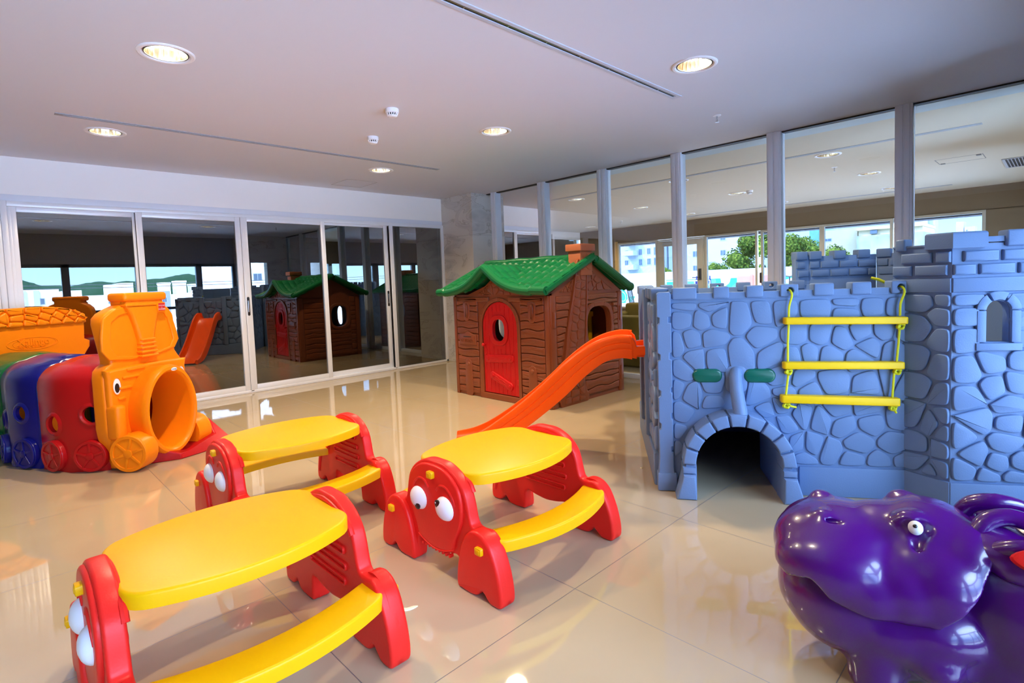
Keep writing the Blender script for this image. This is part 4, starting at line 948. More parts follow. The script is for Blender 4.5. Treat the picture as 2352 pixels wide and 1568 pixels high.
# chimney
g = G(); MX = T(0, 0, 0)
ch = lambda x0, y0, x1, y1, z0, z1, b: g.box(x0, y0, z0, x1, y1, z1, b=b, seg=3)
ch(1.38, 0.47, 1.545, 0.67, 1.34, 1.60, 0.006); ch(1.36, 0.445, 1.570, 0.70, 1.595, 1.672, 0.010)
ch(1.39, 0.475, 1.54, 0.665, 1.58, 1.612, 0.006)
mch = frame((1.545, 0, 0), (0, 1, 0), (1, 0, 0))
for c in voronoi([(0.48+0.18*rh.random(), 1.36+0.22*rh.random()) for _ in range(9)], [(0.485, 1.40), (0.655, 1.40), (0.655, 1.575), (0.485, 1.575)], 0.005):
    if c: g.plate(c, -0.001, 0.006, 0.003, mch)
g.done('chimney', BROWN2, house)
# roof: pan-tile height field with a swept gable over the door
X0, X1, Y0, Y1 = -0.135, 1.585, -0.135, 1.365
EZ = 1.215
SL1 = (RZ+0.012-EZ)/(RY-Y0)
def main_z(y): return EZ+(y-Y0)*SL1 if y < RY else RZ+0.012-(y-RY)*(RZ+0.012-EZ)/(Y1-RY)
def dorm_z(x):
    d = abs(x-0.685); return 1.222+0.275*math.exp(-(d/0.27)**1.25)*(1-0.0*d)+(0.012 if d > 0.7 else 0)
def roof_front(s, t):
    x = X0+(X1-X0)*s; y = Y0+(RY-Y0)*t; a = main_z(y); b = dorm_z(x)
    if a >= b:
        k = (x/0.118) % 1.0; z = a+0.030*math.sin(math.pi*k)**0.8-0.015; st = ((y-Y0)/0.135+0.15*math.sin(math.floor(x/0.118)*2.1)) % 1.0; z -= 0.016*st-0.008
    else:
        k = (y/0.118) % 1.0; d = abs(x-0.685); z = b+(0.018*math.sin(math.pi*k)**0.8-0.008)*min(1, d/0.05)*(1 if t > 0.03 else 0); st = (d/0.12) % 1.0; z += 0.008*st-0.004
        if t < 0.035: z = b+0.006
    return (x, y, z)
def skirted(g, nu, nv, fn, drop=0.085, inner=0.04):
    top = [[Vector(fn(i/(nu-1), j/(nv-1))) for i in range(nu)] for j in range(nv)]
    vs = [p for r in top for p in r]; fs = [(j*nu+i, j*nu+i+1, (j+1)*nu+i+1, (j+1)*nu+i) for j in range(nv-1) for i in range(nu-1)]
    off = len(vs)
    for j in range(nv):
        for i in range(nu):
            p = top[j][i]; vs.append(Vector((p.x, p.y, p.z-drop)))
    fs += [(off+j*nu+i, off+(j+1)*nu+i, off+(j+1)*nu+i+1, off+j*nu+i+1) for j in range(nv-1) for i in range(nu-1)]
    for i in range(nu-1): fs.append((i, off+i, off+i+1, i+1)); a = (nv-1)*nu; fs.append((a+i, a+i+1, off+a+i+1, off+a+i))
    for j in range(nv-1): fs.append((j*nu, (j+1)*nu, off+(j+1)*nu, off+j*nu)); a = nu-1; fs.append((j*nu+a, off+j*nu+a, off+(j+1)*nu+a, (j+1)*nu+a))
    g.faces(vs, fs)
g = G(); skirted(g, 250, 110, roof_front, 0.06)
# rounded fascia following the swept edge, rake edges
g.tube([(X0+(X1-X0)*k/90, Y0+0.008, dorm_z(X0+(X1-X0)*k/90)-0.035) for k in range(91)], 0.044, n=12)
for xx in (X0+0.03, X1-0.03):
    g.tube([(xx, Y0+(RY-Y0)*k/20, main_z(Y0+(RY-Y0)*k/20)-0.022) for k in range(21)], 0.042, n=12)
g.done('roof_front', RGREEN, house, ang=28)
g = G()
def roof_back(s, t):
    x = X0+(X1-X0)*s; y = RY+0.012+(Y1-RY-0.012)*t; k = (x/0.098) % 1.0
    return (x, y, main_z(y)+0.020*math.sin(math.pi*k)**0.8-0.01)
skirted(g, 180, 30, roof_back, 0.06)
for xx in (X0+0.03, X1-0.035):
    g.tube([(xx, RY+0.06+(Y1-0.06-RY)*k/20, main_z(RY+0.06+(Y1-0.06-RY)*k/20)-0.02) for k in range(21)], 0.048, n=12)
    g.tube([(xx, Y1-0.02, EZ-0.02), (xx, Y1+0.02, EZ-0.018)], 0.05, n=12)
g.tube([(X0, Y1, EZ-0.02), (X1, Y1, EZ-0.02)], 0.035, n=12)
g.done('roof_back', RGREEN, house, ang=28)
g = G(); g.tube([(X0-0.0+(1.33-X0)*k/20, RY, RZ+0.002+0.004*math.sin(k)) for k in range(21)], 0.034, n=12); g.ball((X0, RY, RZ+0.0), 0.036); g.done('ridge_cap', RGREEN, house)
# things seen through the side window
yc = empty('toy_shelf_unit', MH @ T(0.75, 1.0, 0), 'yellow plastic rail glimpsed through the side window of the playhouse', 'toy')
g = G(); g.box(0.40, 0.06, 0.55, 0.43, 0.12, 0.92, b=0.01); g.box(0.36, 0.08, 0.86, 0.47, 0.10, 0.92, b=0.01); g.tube([(0.41, 0.09, 0.0), (0.41, 0.09, 0.56)], 0.012); g.done('yellow_rail', YEL, yc)

# ================================================================== CREATURE PICNIC TABLES
def make_table():
    """length along x (0..0.79), centre line y = 0; eyes face -x"""
    root = empty('picnic_table', I4, '', 'picnic table')
    TH = 0.058
    half = [(0.0, 0.508), (0.06, 0.506), (0.115, 0.488), (0.165, 0.458), (0.203, 0.415), (0.222, 0.365), (0.235, 0.31), (0.250, 0.278), (0.285, 0.272)]
    leg = [(0.33, 0.275), (0.365, 0.255), (0.395, 0.212), (0.422, 0.15), (0.438, 0.085), (0.442, 0.03), (0.430, 0.004), (0.395, 0.0), (0.365, 0.005), (0.328, 0.036), (0.318, 0.036), (0.290, 0.008), (0.25, 0.0), (0.195, 0.002), (0.165, 0.010), (0.157, 0.07), (0.150, 0.11)]
    chin = [(0.125, 0.118), (0.08, 0.108), (0.0, 0.099)]
    right = half+leg+chin
    outl = smooth(right+[(-a, b) for a, b in right[::-1][1:-1]], 3)
    legl = smooth([(0.300, 0.282), (0.345, 0.270), (0.385, 0.232), (0.420, 0.155), (0.438, 0.085), (0.442, 0.03), (0.430, 0.004), (0.395, 0.0), (0.365, 0.005), (0.325, 0.036), (0.290, 0.008), (0.25, 0.0), (0.195, 0.002), (0.163, 0.010), (0.165, 0.08), (0.185, 0.16), (0.215, 0.23), (0.255, 0.27)], 3)
    for end in (0, 1):
        M = frame((0 if end == 0 else 0.79, 0, 0), (0, -1 if end == 0 else 1, 0), (-1 if end == 0 else 1, 0, 0))
        g = G()
        front = end == 0
        g.prof([outl], -TH, 0, 0.012, M, res=3)
        # thick rolled rim on the inner side
        rim = inset(outl, 0.006); rin = inset(outl, 0.050)
        for s in (1, -1):
            ll = [(a*s, b) for a, b in legl]
            if s < 0: ll = ll[::-1]
            g.plate(ll, -0.03, 0.026, 0.016, M, seg=4)
            if front: g.plate(circ(0.328*s, 0.213, 0.030, 0.024, 18), 0.0255, 0.0268, 0.0005, M)
        if front:
            # face bulge, brows, teeth
            g.plate(inset(smooth([(0, 0.50), (0.10, 0.485), (0.175, 0.43), (0.20, 0.36), (0.195, 0.28), (0.15, 0.19), (0.12, 0.13), (0.0, 0.105), (-0.12, 0.13), (-0.15, 0.19), (-0.195, 0.28), (-0.20, 0.36), (-0.175, 0.43), (-0.10, 0.485)], 3), 0.004), -0.01, 0.015, 0.012, M, seg=4)
            for s, dz in ((-1, 0.0), (1, -0.0)):
                g.tube(smooth([M @ Vector((s*0.03, 0.385, 0.014)), M @ Vector((s*0.055, 0.412, 0.016)), M @ Vector((s*0.10, 0.415, 0.016)), M @ Vector((s*0.14, 0.385, 0.015)), M @ Vector((s*0.158, 0.345, 0.012))], 4, False), 0.0055, n=8)
            g.tube(smooth([M @ Vector((x, 0.155-0.045*math.cos(x/0.13*1.3), 0.013)) for x in (-0.13, -0.065, 0, 0.065, 0.13)], 4, False), 0.0035, n=8)
            for k in range(9): x = -0.10+0.025*k; g.box(x-0.006, 0.098, -0.01, x+0.006, 0.114, 0.014, M, b=0.004)
        else:
            pass
        # recess ribs on the inner face
        Mi = frame((0.0+TH if front else 0.79-TH, 0, 0), (0, 1, 0), (1 if front else -1, 0, 0))
        for k, z in enumerate((0.385, 0.325, 0.265, 0.205)):
            w = (0.13, 0.15, 0.16, 0.15)[k]
            g.prof([rrect(-w, z-0.016, w, z+0.016, 0.015, 4), rrect(-w+0.008, z-0.009, w-0.008, z+0.009, 0.008, 4)], -0.002, 0.009, 0.003, Mi)
        rp = smooth([(-0.205, 0.40), (-0.16, 0.45), (0, 0.485), (0.16, 0.45), (0.205, 0.40), (0.215, 0.30), (0.26, 0.25), (0.36, 0.20), (0.41, 0.06)], 4, False)
        g.tube([Mi @ Vector((a, b, -0.004)) for a, b in rp[:]], 0.012, n=8)
        sp = g.done('end_frame', RED, root)
        if front:
            for s, dz, dx, pz, px_ in ((-1, 0, 0.108, -0.026, 0.016), (1, 0, 0.088, 0.022, -0.024)):
                # s=-1: +y side (left eye in view)
                u = -dx if s < 0 else dx
                c = M @ Vector((u, 0.318, 0.010))
                g = G(); g.ball((c.x, c.y, c.z), (0.036, 0.062, 0.054)); ey = g.done('eye', WHITE, root)
                g = G(); pc = M @ Vector((u+(px_), 0.318+pz, 0.010)); dyp = (px_)/0.062; dzp = pz/0.054; dep = 0.036*math.sqrt(max(0.1, 1-dyp*dyp-dzp*dzp))
                g.ball((c.x-dep+0.0035, pc.y, pc.z), (0.0075, 0.021, 0.019)); pu = g.done('pupil', BLACK, ey)
                g = G(); g.ball((c.x-dep-0.0035, pc.y+0.006, pc.z+0.006), (0.001, 0.0035, 0.0035)); g.done('pupil_glint', WHITE, ey)
        # yellow pegs
        for (a, z, h) in ((0.0, 0.452, 0.018), (0.328, 0.213, 0.026), (-0.328, 0.213, 0.026)):
            g = G(); g.plate(rrect(a-0.020, z-0.016, a+0.020, z+0.016, 0.007, 3), h-0.01, h+0.016, 0.004, M); g.plate(rrect(a-0.012, z-0.010, a+0.012, z+0.010, 0.005, 3), h+0.01, h+0.018, 0.003, M); g.done('peg', YEL, root)
    # table top: barrel-shaped
    ts = [-1, -0.997, -0.985, -0.96, -0.92, -0.87]+[-0.8+0.1*k for k in range(17)]+[0.87, 0.92, 0.96, 0.985, 0.997, 1]
    def fil(t, half, r): d = (1-abs(t))*half; return r-math.sqrt(max(0, r*r-(r-d)**2)) if d < r else 0.0
    loop = [(0.395+0.345*t, -(0.205+0.095*(1-abs(t)**2.1)-fil(t, 0.345, 0.055))) for t in ts]
    lp = loop+[(x, -y) for x, y in loop[::-1]]
    g = G(); g.plate(lp, 0.428, 0.476, 0.011, I4, seg=4); 
    g.done('table_top', YEL, root)
    for s in (-1, 1):
        inn = []; out_ = []
        for t in ts:
            x = 0.395+0.365*t; q = fil(t, 0.365, 0.04)
            inn.append((x, s*(0.245+0.085*(1-t*t)+q))); out_.append((x, s*(0.385+0.085*(1-t*t)-q)))
        lp = inn+out_[::-1]
        g = G(); g.plate(lp, 0.198, 0.247, 0.010, I4, seg=4); g.done('bench_seat', YEL, root)
    return root
tb = make_table(); GT = 'red and yellow creature picnic tables'
tb.matrix_world = T(1.402, 1.972, 0); tb['label'] = 'red and yellow picnic table in the middle with both googly eyes facing the viewer'; tb['group'] = GT
for M, lab in ((T(0.168, 2.005, 0), 'nearest red and yellow picnic table, cut off by the bottom edge of the photo'), (T(0.845, 3.150, 0), 'farthest red and yellow picnic table, nearest the orange train tunnel')):
    o = dup(tb, M, lab)
    for ch in list(o.children):
        for pu in list(ch.children): bpy.data.objects.remove(pu)

# ================================================================== TRAIN TUNNEL
TA = rad(31); TC = Vector((0.63, 4.961, 0))+Vector((math.cos(TA), math.sin(TA), 0))*0.30
MT = Matrix(((math.cos(TA), -math.sin(TA), 0, TC.x), (math.sin(TA), math.cos(TA), 0, TC.y), (0, 0, 1, 0), (0, 0, 0, 1)))
train = empty('train_tunnel', MT, 'orange-faced plastic crawl tunnel shaped like a train with red, blue and green sections', 'play tunnel')
MTI = MT.inverted()
FT = frame((0, 0, 0), (1, 0, 0), (0, -1, 0))    # across, height, towards the viewer
def wheel(g, M, r, th, spokes=6):
    """spoked wheel disc lying in the (a, b) plane of M, rising along h"""
    g.plate(circ(0, 0, r, n=36), 0, th, 0.012, M, seg=3)
    g.prof([circ(0, 0, r*0.98, n=36), circ(0, 0, r*0.80, n=36)], th-0.006, th+0.006, 0.003, M)
    for k in range(spokes):
        a = 2*math.pi*k/spokes+0.3; c, s = math.cos(a), math.sin(a)
        lp = [(c*r*0.2-s*0.011, s*r*0.2+c*0.011), (c*r*0.2+s*0.011, s*r*0.2-c*0.011), (c*r*0.84+s*0.008, s*r*0.84-c*0.008), (c*r*0.84-s*0.008, s*r*0.84+c*0.008)]
        g.plate(lp, th-0.004, th+0.006, 0.003, M)
    g.plate(circ(0, 0, r*0.24, n=20), th-0.004, th+0.010, 0.005, M)
# head: stepped shield with flared funnel
body = [(-0.29, 0.01), (-0.31, 0.14), (-0.345, 0.245), (-0.355, 0.32), (-0.355, 0.70), (-0.345, 0.755), (-0.315, 0.785), (-0.285, 0.80), (-0.285, 0.84), (-0.33, 1.10), (-0.325, 1.145), (-0.29, 1.18), (-0.22, 1.215), (-0.165, 1.235), (-0.165, 1.262), (-0.180, 1.275), (-0.183, 1.305), (-0.165, 1.325),
        (0.165, 1.325), (0.183, 1.305), (0.180, 1.275), (0.165, 1.262), (0.165, 1.235), (0.22, 1.215), (0.27, 1.165), (0.285, 1.11), (0.28, 0.92), (0.285, 0.84), (0.31, 0.80), (0.335, 0.765), (0.345, 0.70), (0.345, 0.245), (0.31, 0.14), (0.29, 0.01)]
opening = circ(0.02, 0.395, 0.193, 0.293, 40)
g = G(); g.prof([body, opening], -0.10, 0.02, 0.022, FT, res=4)
# raised border following ears, recessed panels
g.prof([smooth([(-0.30, 0.83), (-0.335, 1.10), (-0.28, 1.175), (-0.17, 1.22), (0.17, 1.22), (0.255, 1.16), (0.275, 1.09), (0.27, 0.86)], 3), smooth([(-0.235, 0.855), (-0.265, 1.08), (-0.235, 1.125), (-0.155, 1.165), (0.155, 1.165), (0.205, 1.125), (0.225, 1.08), (0.225, 0.875)], 3)], 0.01, 0.034, 0.010, FT, res=3)
# funnel: lofted trapezoid, narrow at the neck, wide rolled rim on top
g.plate(smooth([(-0.055, 0.83), (0.055, 0.83), (0.065, 0.96), (0.115, 1.15), (0.155, 1.25), (-0.155, 1.25), (-0.115, 1.15), (-0.065, 0.96)], 3), 0.0, 0.062, 0.024, FT, seg=4)
for k in range(5): g.box(-0.074+0.003*k, 0.82+0.032*k, 0.0, 0.074-0.003*k, 0.840+0.032*k, 0.082-0.002*k, FT, b=0.009, seg=3)
g.box(-0.170, 1.222, -0.03, 0.170, 1.244, 0.072, FT, b=0.009, seg=3)
g.box(-0.163, 1.205, -0.03, 0.163, 1.264, 0.062, FT, b=0.012, seg=3)
g.box(-0.186, 1.262, -0.10, 0.186, 1.328, 0.082, FT, b=0.024, seg=5)
# cheeks, louvres
g.prof([smooth([(-0.335, 0.30), (-0.345, 0.70), (-0.30, 0.765), (0.30, 0.765), (0.335, 0.70), (0.335, 0.30), (0.31, 0.16), (0.27, 0.02), (0.0, 0.0), (-0.25, 0.02), (-0.29, 0.16), (-0.32, 0.24)], 3), circ(0.02, 0.395, 0.196, 0.296, 40)], 0.0, 0.060, 0.022, FT, res=3)
for k, (z, x) in enumerate(((0.745, -0.07), (0.69, -0.12), (0.615, -0.15), (0.54, -0.17))):
    xa, xb = ((-0.20, -0.05), (-0.24, -0.10), (-0.27, -0.17), (-0.285, -0.225))[k]
    g.box(xa, z-0.010, 0.04, xb, z+0.010, 0.074, FT, b=0.007)
# boiler tube standing forward with a rolled rim
def ell(rx, rz, h, n=44): return [(0.02+0.82*rx*math.cos(2*math.pi*k/n), 0.395+1.02*rz*math.sin(2*math.pi*k/n), h) for k in range(n)]
rings = [ell(0.225, 0.276, -0.18), ell(0.235, 0.288, 0.0), ell(0.238, 0.291, 0.20), ell(0.243, 0.297, 0.226), ell(0.258, 0.312, 0.240), ell(0.278, 0.334, 0.238), ell(0.292, 0.348, 0.222), ell(0.297, 0.353, 0.195), ell(0.290, 0.346, 0.165), ell(0.285, 0.338, 0.05), ell(0.285, 0.338, -0.02)]
n = 44; g.faces([p for r in rings for p in r], [(i*n+k, i*n+(k+1) % n, (i+1)*n+(k+1) % n, (i+1)*n+k) for i in range(len(rings)-1) for k in range(n)], FT)
# cheek block behind the eye and wheel housings
g.box(-0.35, 0.24, 0.0, -0.262, 0.50, 0.12, FT, b=0.03, seg=4); g.box(0.30, 0.24, 0.0, 0.345, 0.5, 0.12, FT, b=0.02, seg=4)
g.box(-0.33, 0.02, -0.02, -0.225, 0.28, 0.12, FT, b=0.03, seg=3); g.box(0.22, 0.02, -0.02, 0.33, 0.28, 0.12, FT, b=0.03, seg=3)
head = g.done('engine_face', TORANGE, train, ang=40)
g = G(); wheel(g, frame((-0.20, -0.135, 0.142), (0.25, -0.97, 0), (-0.97, -0.25, 0)), 0.138, 0.13); g.done('wheel', TORANGE, train)
g = G(); wheel(g, frame((0.25, -0.10, 0.142), (0, 1, 0), (1, 0, 0)), 0.138, 0.13); g.done('wheel', TORANGE, train)
for s in (-1, 1):
    c = (-0.285 if s < 0 else 0.285, 0.635)
    g = G(); g.prof([circ(c[0], c[1], 0.037, 0.068, 28), circ(c[0], c[1], 0.030, 0.060, 28)], 0.05, 0.066, 0.004, FT); g.done('eye_rim', TORANGE, train)
    g = G(); g.plate(circ(c[0], c[1], 0.030, 0.060, 28), 0.05, 0.0625, 0.001, FT); e_ = g.done('eye', WHITE, train)
    g = G(); g.plate(circ(c[0], c[1]-0.012, 0.018, 0.036, 24), 0.06, 0.064, 0.0005, FT); g.done('pupil', BLACK, e_)
g = G(); g.plate(circ(0.05, 0.712, 0.026, 0.013, 24), 0.02, 0.2415, 0.001, FT); st = g.done('oval_sticker', WHITE, train)
text('sticker_lettering', 'Xalingo', 0.014, 0.0003, TBLUE, FT @ T(0.05, 0.712, 0.242), st)
g = G(); g.box(0.095, 1.17, 0.05, 0.165, 1.242, 0.077, FT, b=0.003); sp = g.done('sticker_plate', TORANGE, train)
g = G(); g.box(0.101, 1.176, 0.077, 0.159, 1.236, 0.0778, FT); s2 = g.done('red_sticker', mat('red_print', (0.55, 0.02, 0.02), 0.5), train)
text('sticker_lettering', 'ALEGRIA', 0.016, 0.0002, WHITE, FT @ T(0.13, 1.188, 0.0782), s2); text('sticker_lettering', 'DE', 0.008, 0.0002, WHITE, FT @ T(0.13, 1.203, 0.0782), s2); text('sticker_lettering', 'CERTIFICADO', 0.009, 0.0002, WHITE, FT @ T(0.13, 1.217, 0.0782), s2)
# red entry ramp in front of the opening
g = G()
v = [(-0.10, 0.0), ]
rp = lambda x, y, z: (x, y, z)
vs = [rp(-0.17, -0.10, 0.0), rp(0.00, -0.30, 0.0), rp(0.46, -0.40, 0.0), rp(0.50, -0.05, 0.0), rp(0.50, 0.1, 0.0), rp(-0.12, 0.1, 0.0),
      rp(-0.17, -0.12, 0.155), rp(0.005, -0.297, 0.045), rp(0.02, -0.30, 0.02), rp(0.12, -0.27, 0.035), rp(0.38, -0.27, 0.10), rp(0.47, -0.395, 0.015), rp(0.49, -0.10, 0.21), rp(0.49, 0.08, 0.21), rp(0.38, 0.0, 0.09), rp(0.05, 0.0, 0.03), rp(-0.17, 0.08, 0.10)]
g.faces(vs, [(0, 1, 7, 6), (1, 2, 11, 10, 9, 7), (2, 3, 12, 11), (3, 4, 13, 12), (9, 10, 14, 15), (10, 11, 12), (10, 12, 13, 14), (7, 9, 15, 16, 6), (4, 5, 16, 15, 14, 13), (5, 0, 6, 16), (5, 4, 3, 2, 1, 0)])
rm = g.done('entry_ramp', TRED, train); evaluated(rm, [('BEVEL', dict(width=0.012, segments=3, limit_method='ANGLE'))])
for p in rm.data.polygons: p.use_smooth = True
# tunnel sections
def arch_ring(hw, zt, zc, n=13, m=9):
    """open arch: left foot up, rounded shoulder, gently crowned top, right foot"""
    pts = [(-hw, 0.0), (-hw, zc*0.25), (-hw, zc*0.5), (-hw, zc*0.75), (-hw, zc)]
    R = zt-zc-0.035; 
    pts += [(-hw+0.19*(1-math.cos(t)), zc+R*math.sin(t)) for t in [math.pi/2*k/7 for k in range(1, 8)]]
    pts += [(-hw+0.19+(hw-0.19)*k/4, zc+R+0.035*math.sin(math.pi/2*k/4)) for k in range(1, 5)]
    return pts+[(-x, z) for x, z in pts[::-1][1:]]
def station(L, ang, hw):   # left foot in room coordinates -> centre, cross direction
    c, s = math.cos(rad(ang)), math.sin(rad(ang)); return (Vector((L[0]+hw*c, L[1]+hw*s, 0)), Vector((c, s, 0)), hw)
st_ = [station((0.60, 4.997), 33, 0.34), station((0.385, 5.178), 31, 0.385), station((0.244, 5.475), 28, 0.365), station((0.088, 5.736), 27, 0.375), station((0.060, 6.035), 26, 0.345), station((-0.02, 6.22), 26, 0.37), station((-0.18, 6.52), 26, 0.36)]
def section_obj(name, i0, m, holes, wheels):
    g = G(); rows = []
    a, b, c = st_[i0], st_[i0+1], st_[i0+2]
    seq = [(a, 0.0), (a, 0.12), (b, 0.0), (c, -0.12), (c, 0.0)]
    def mix(p, q, t): return (p[0].lerp(q[0], t), p[1].lerp(q[1], t).normalized(), p[2]+(q[2]-p[2])*t)
    S5 = [a, mix(a, b, 0.08), mix(a, b, 0.55), b, mix(b, c, 0.45), mix(b, c, 0.92), c]; dz = [-0.02, 0.0, 0.004, 0.006, 0.004, 0.0, -0.02]; dw = [-0.014, 0, 0, 0, 0, 0, -0.014]
    for q, z_, w_ in zip(S5, dz, dw):
        rows.append([MTI @ (q[0]+q[1]*x+Vector((0, 0, z))) for x, z in arch_ring(q[2]+w_, 0.835+z_, 0.635)])
    n = len(rows[0]); vs = [p for r in rows for p in r]
    g.faces(vs, [(i*n+k, i*n+k+1, (i+1)*n+k+1, (i+1)*n+k) for i in range(len(rows)-1) for k in range(n-1)])
    ob = g.done(name, m, train, weld=True)
    evaluated(ob, [('SOLIDIFY', dict(thickness=0.022, offset=-1)), ('BEVEL', dict(width=0.004, segments=2, limit_method='ANGLE', angle_limit=rad(50)))])
    # side frames for holes and wheels: left facets a-b and b-c
    cutters = []; rims = []
    def facet(p, q, t, z, side=-1):
        P0 = p[0]+p[1]*p[2]*side; P1 = q[0]+q[1]*q[2]*side; u = (P1-P0).normalized(); nn = Vector((u.y, -u.x, 0))
        if nn.dot(p[1]*side) < 0: nn = -nn
        return MTI @ frame(P0.lerp(P1, t)+Vector((0, 0, z)), u, nn)
    for (k, t, z, r) in holes:
        for side in (-1, 1):
            M = facet(st_[i0+k], st_[i0+k+1], t, z, side)
            gg = G(); gg.plate(circ(0, 0, r, n=28), -0.15, 0.15, 0, M); cutters.append((gg, M, r))
    cs = [c_[0].done('tmpcut', None, train) for c_ in cutters]
    if cs: cut(ob, cs)
    for _, M, r in cutters: g2 = G(); g2.ring([(r-0.002, -0.022), (r-0.002, 0.004), (r+0.008, 0.014), (r+0.020, 0.010), (r+0.030, 0.0), (r+0.03, -0.006)], M, n=28); g2.done('window_rim', m, train)
    for (k, t) in wheels:
        for side in (-1, 1):
            gg = G(); wheel(gg, facet(st_[i0+k], st_[i0+k+1], t, 0.125, side) @ T(0, 0, -0.01), 0.118, 0.045, 5); gg.done('wheel', m, train)
    for p in ob.data.polygons: p.use_smooth = True
    ob.data.set_sharp_from_angle(angle=rad(40))
section_obj('red_section', 0, TRED, [(0, 0.36, 0.43, 0.062), (1, 0.42, 0.36, 0.062)], [(0, 0.38), (1, 0.42)])
section_obj('blue_section', 2, TBLUE, [(0, 0.55, 0.43, 0.055), (1, 0.45, 0.36, 0.055)], [(0, 0.42), (1, 0.52)])
section_obj('green_section', 4, TGREEN, [(0, 0.5, 0.4, 0.05), (1, 0.5, 0.4, 0.05)], [(0, 0.5), (1, 0.5)])
# tender at the back: orange wall with a heap of lumps on top
TQ = Vector((-0.16, 6.62, 0)); TU = Vector((0.889, 0.459, 0)).normalized(); MQ = MTI @ frame(TQ, TU, (TU.y, -TU.x, 0))
def tz(u, u1=1.02): return 1.055+0.0*u
g = G(); TWD = 1.02
g.prof([[(0.0, 0.0), (TWD-0.04, 0.0), (TWD-0.02, 0.72), (TWD+0.035, 0.80), (TWD+0.04, 0.86), (TWD-0.01, 0.885), (TWD, 1.065), (0.0, 1.065)]], -0.09, 0.0, 0.014, MQ, res=3)
nb = [0]
rt = random.Random(8)
def bumpline(u): return 1.065+0.155*math.sqrt(max(0, 1-((u-0.60)/(0.455 if u > 0.60 else 1.0))**2))
sdb = []
for ri, z in enumerate((1.075, 1.128, 1.195)):
    nn_ = (9, 9, 7)[ri]
    for k in range(nn_): sdb.append((0.0+(TWD+0.02)*(k+0.5+0.22*ri)/nn_*(1.0 if ri < 2 else 0.94)+rt.uniform(-0.012, 0.012), z+rt.uniform(-0.006, 0.006)-(0.02 if ri == 2 and k in (0, 6) else 0)))
for c in voronoi(sdb, [(-0.01, 1.05), (TWD+0.005, 1.05)]+[(TWD*(1-k/14), bumpline(TWD*(1-k/14))+0.012) for k in range(15)], 0.0005, 1):
    if c: g.plate(densify(c, 0.02), -0.085, 0.028, 0.018, MQ, seg=5)
g.prof([smooth([(0.0, 1.06)]+[(0.05+0.92*k/12, bumpline(0.05+0.92*k/12)-0.01) for k in range(13)]+[(TWD, 1.06)], 2)], -0.08, -0.005, 0.01, MQ)
g.prof([circ(0.545, 0.888, 0.215, 0.062, 40), circ(0.545, 0.888, 0.208, 0.057, 40)], -0.002, 0.003, 0.001, MQ)
g.prof([circ(0.56, 0.888, 0.180, 0.057, 40), circ(0.56, 0.888, 0.176, 0.053, 40)], -0.002, 0.003, 0.001, MQ)
g.done('tender_wall', TORANGE, train)
text('raised_lettering', 'Xalingo', 0.088, 0.004, TORANGE, MQ @ T(0.55, 0.900, 0.001), train, bold=0.001); text('raised_lettering', 'BRINQUEDOS', 0.036, 0.003, TORANGE, MQ @ T(0.535, 0.858, 0.001), train)
g = G(); g.box(0.02, 0.0, -0.45, TWD-0.06, 0.80, -0.05, MQ, b=0.03); g.done('tender_body', TORANGE, train)

# ================================================================== HIPPO
HS = Vector((-0.32, 0.947, 0)).normalized(); HL = Vector((HS.y, -HS.x, 0)); HCN = Vector((2.08, 0.31, 0))
MP = Matrix(((HS.x, HL.x, 0, HCN.x), (HS.y, HL.y, 0, HCN.y), (0, 0, 1, 0), (0, 0, 0, 1)))   # x = snout direction, y = far side, z up
hippo = empty('hippo_toy', MP, 'glossy purple plastic hippo toy box with closed mouth in the lower right corner', 'toy')
def blob(name, parts, vox, sm, m, parent, tubes=()):
    g = G()
    for c, r, *rot in parts:
        M = T(*c) @ (Matrix.Rotation(rot[0], 4, 'Y') if rot else I4) @ (Matrix.Rotation(rot[1], 4, 'Z') if len(rot) > 1 else I4)
        g.ball((0, 0, 0), r, M, seg=28, rings=18)
    for p, r in tubes: g.tube(p, r, n=14)
    ob = g.done(name, m, parent)
    evaluated(ob, [('REMESH', dict(mode='VOXEL', voxel_size=vox, adaptivity=0.0)), ('SMOOTH', dict(factor=0.5, iterations=sm))])
    for p in ob.data.polygons: p.use_smooth = True
    if not ob.data.materials: ob.data.materials.append(m)
    return ob
upper = blob('upper_head', [((0.215, -0.02, 0.378), (0.205, 0.205, 0.145)), ((0.225, -0.10, 0.358), (0.190, 0.150, 0.130)), ((0.22, 0.09, 0.375), (0.18, 0.12, 0.125)), ((0.06, -0.09, 0.335), (0.17, 0.155, 0.135)), ((-0.03, -0.10, 0.355), (0.15, 0.145, 0.14)), ((0.0, 0.10, 0.35), (0.16, 0.13, 0.13)), ((0.15, -0.1, 0.32), (0.16, 0.15, 0.12)), ((-0.02, -0.10, 0.30), (0.13, 0.135, 0.10)), ((-0.09, -0.05, 0.42), (0.11, 0.15, 0.12)),
    ((0.08, 0.0, 0.42), (0.17, 0.155, 0.115)), ((-0.02, 0.0, 0.435), (0.15, 0.175, 0.128)), ((0.0, -0.10, 0.37), (0.14, 0.125, 0.13)), ((0.0, 0.10, 0.37), (0.14, 0.12, 0.13)), ((0.13, -0.10, 0.33), (0.14, 0.13, 0.10)),
    ((0.03, 0.085, 0.515), (0.05, 0.045, 0.045)), ((0.03, -0.085, 0.52), (0.055, 0.040, 0.038)),
    ((0.265, 0.085, 0.495), (0.04, 0.04, 0.03)), ((0.265, -0.085, 0.495), (0.04, 0.04, 0.028))], 0.010, 10, PURP, hippo)
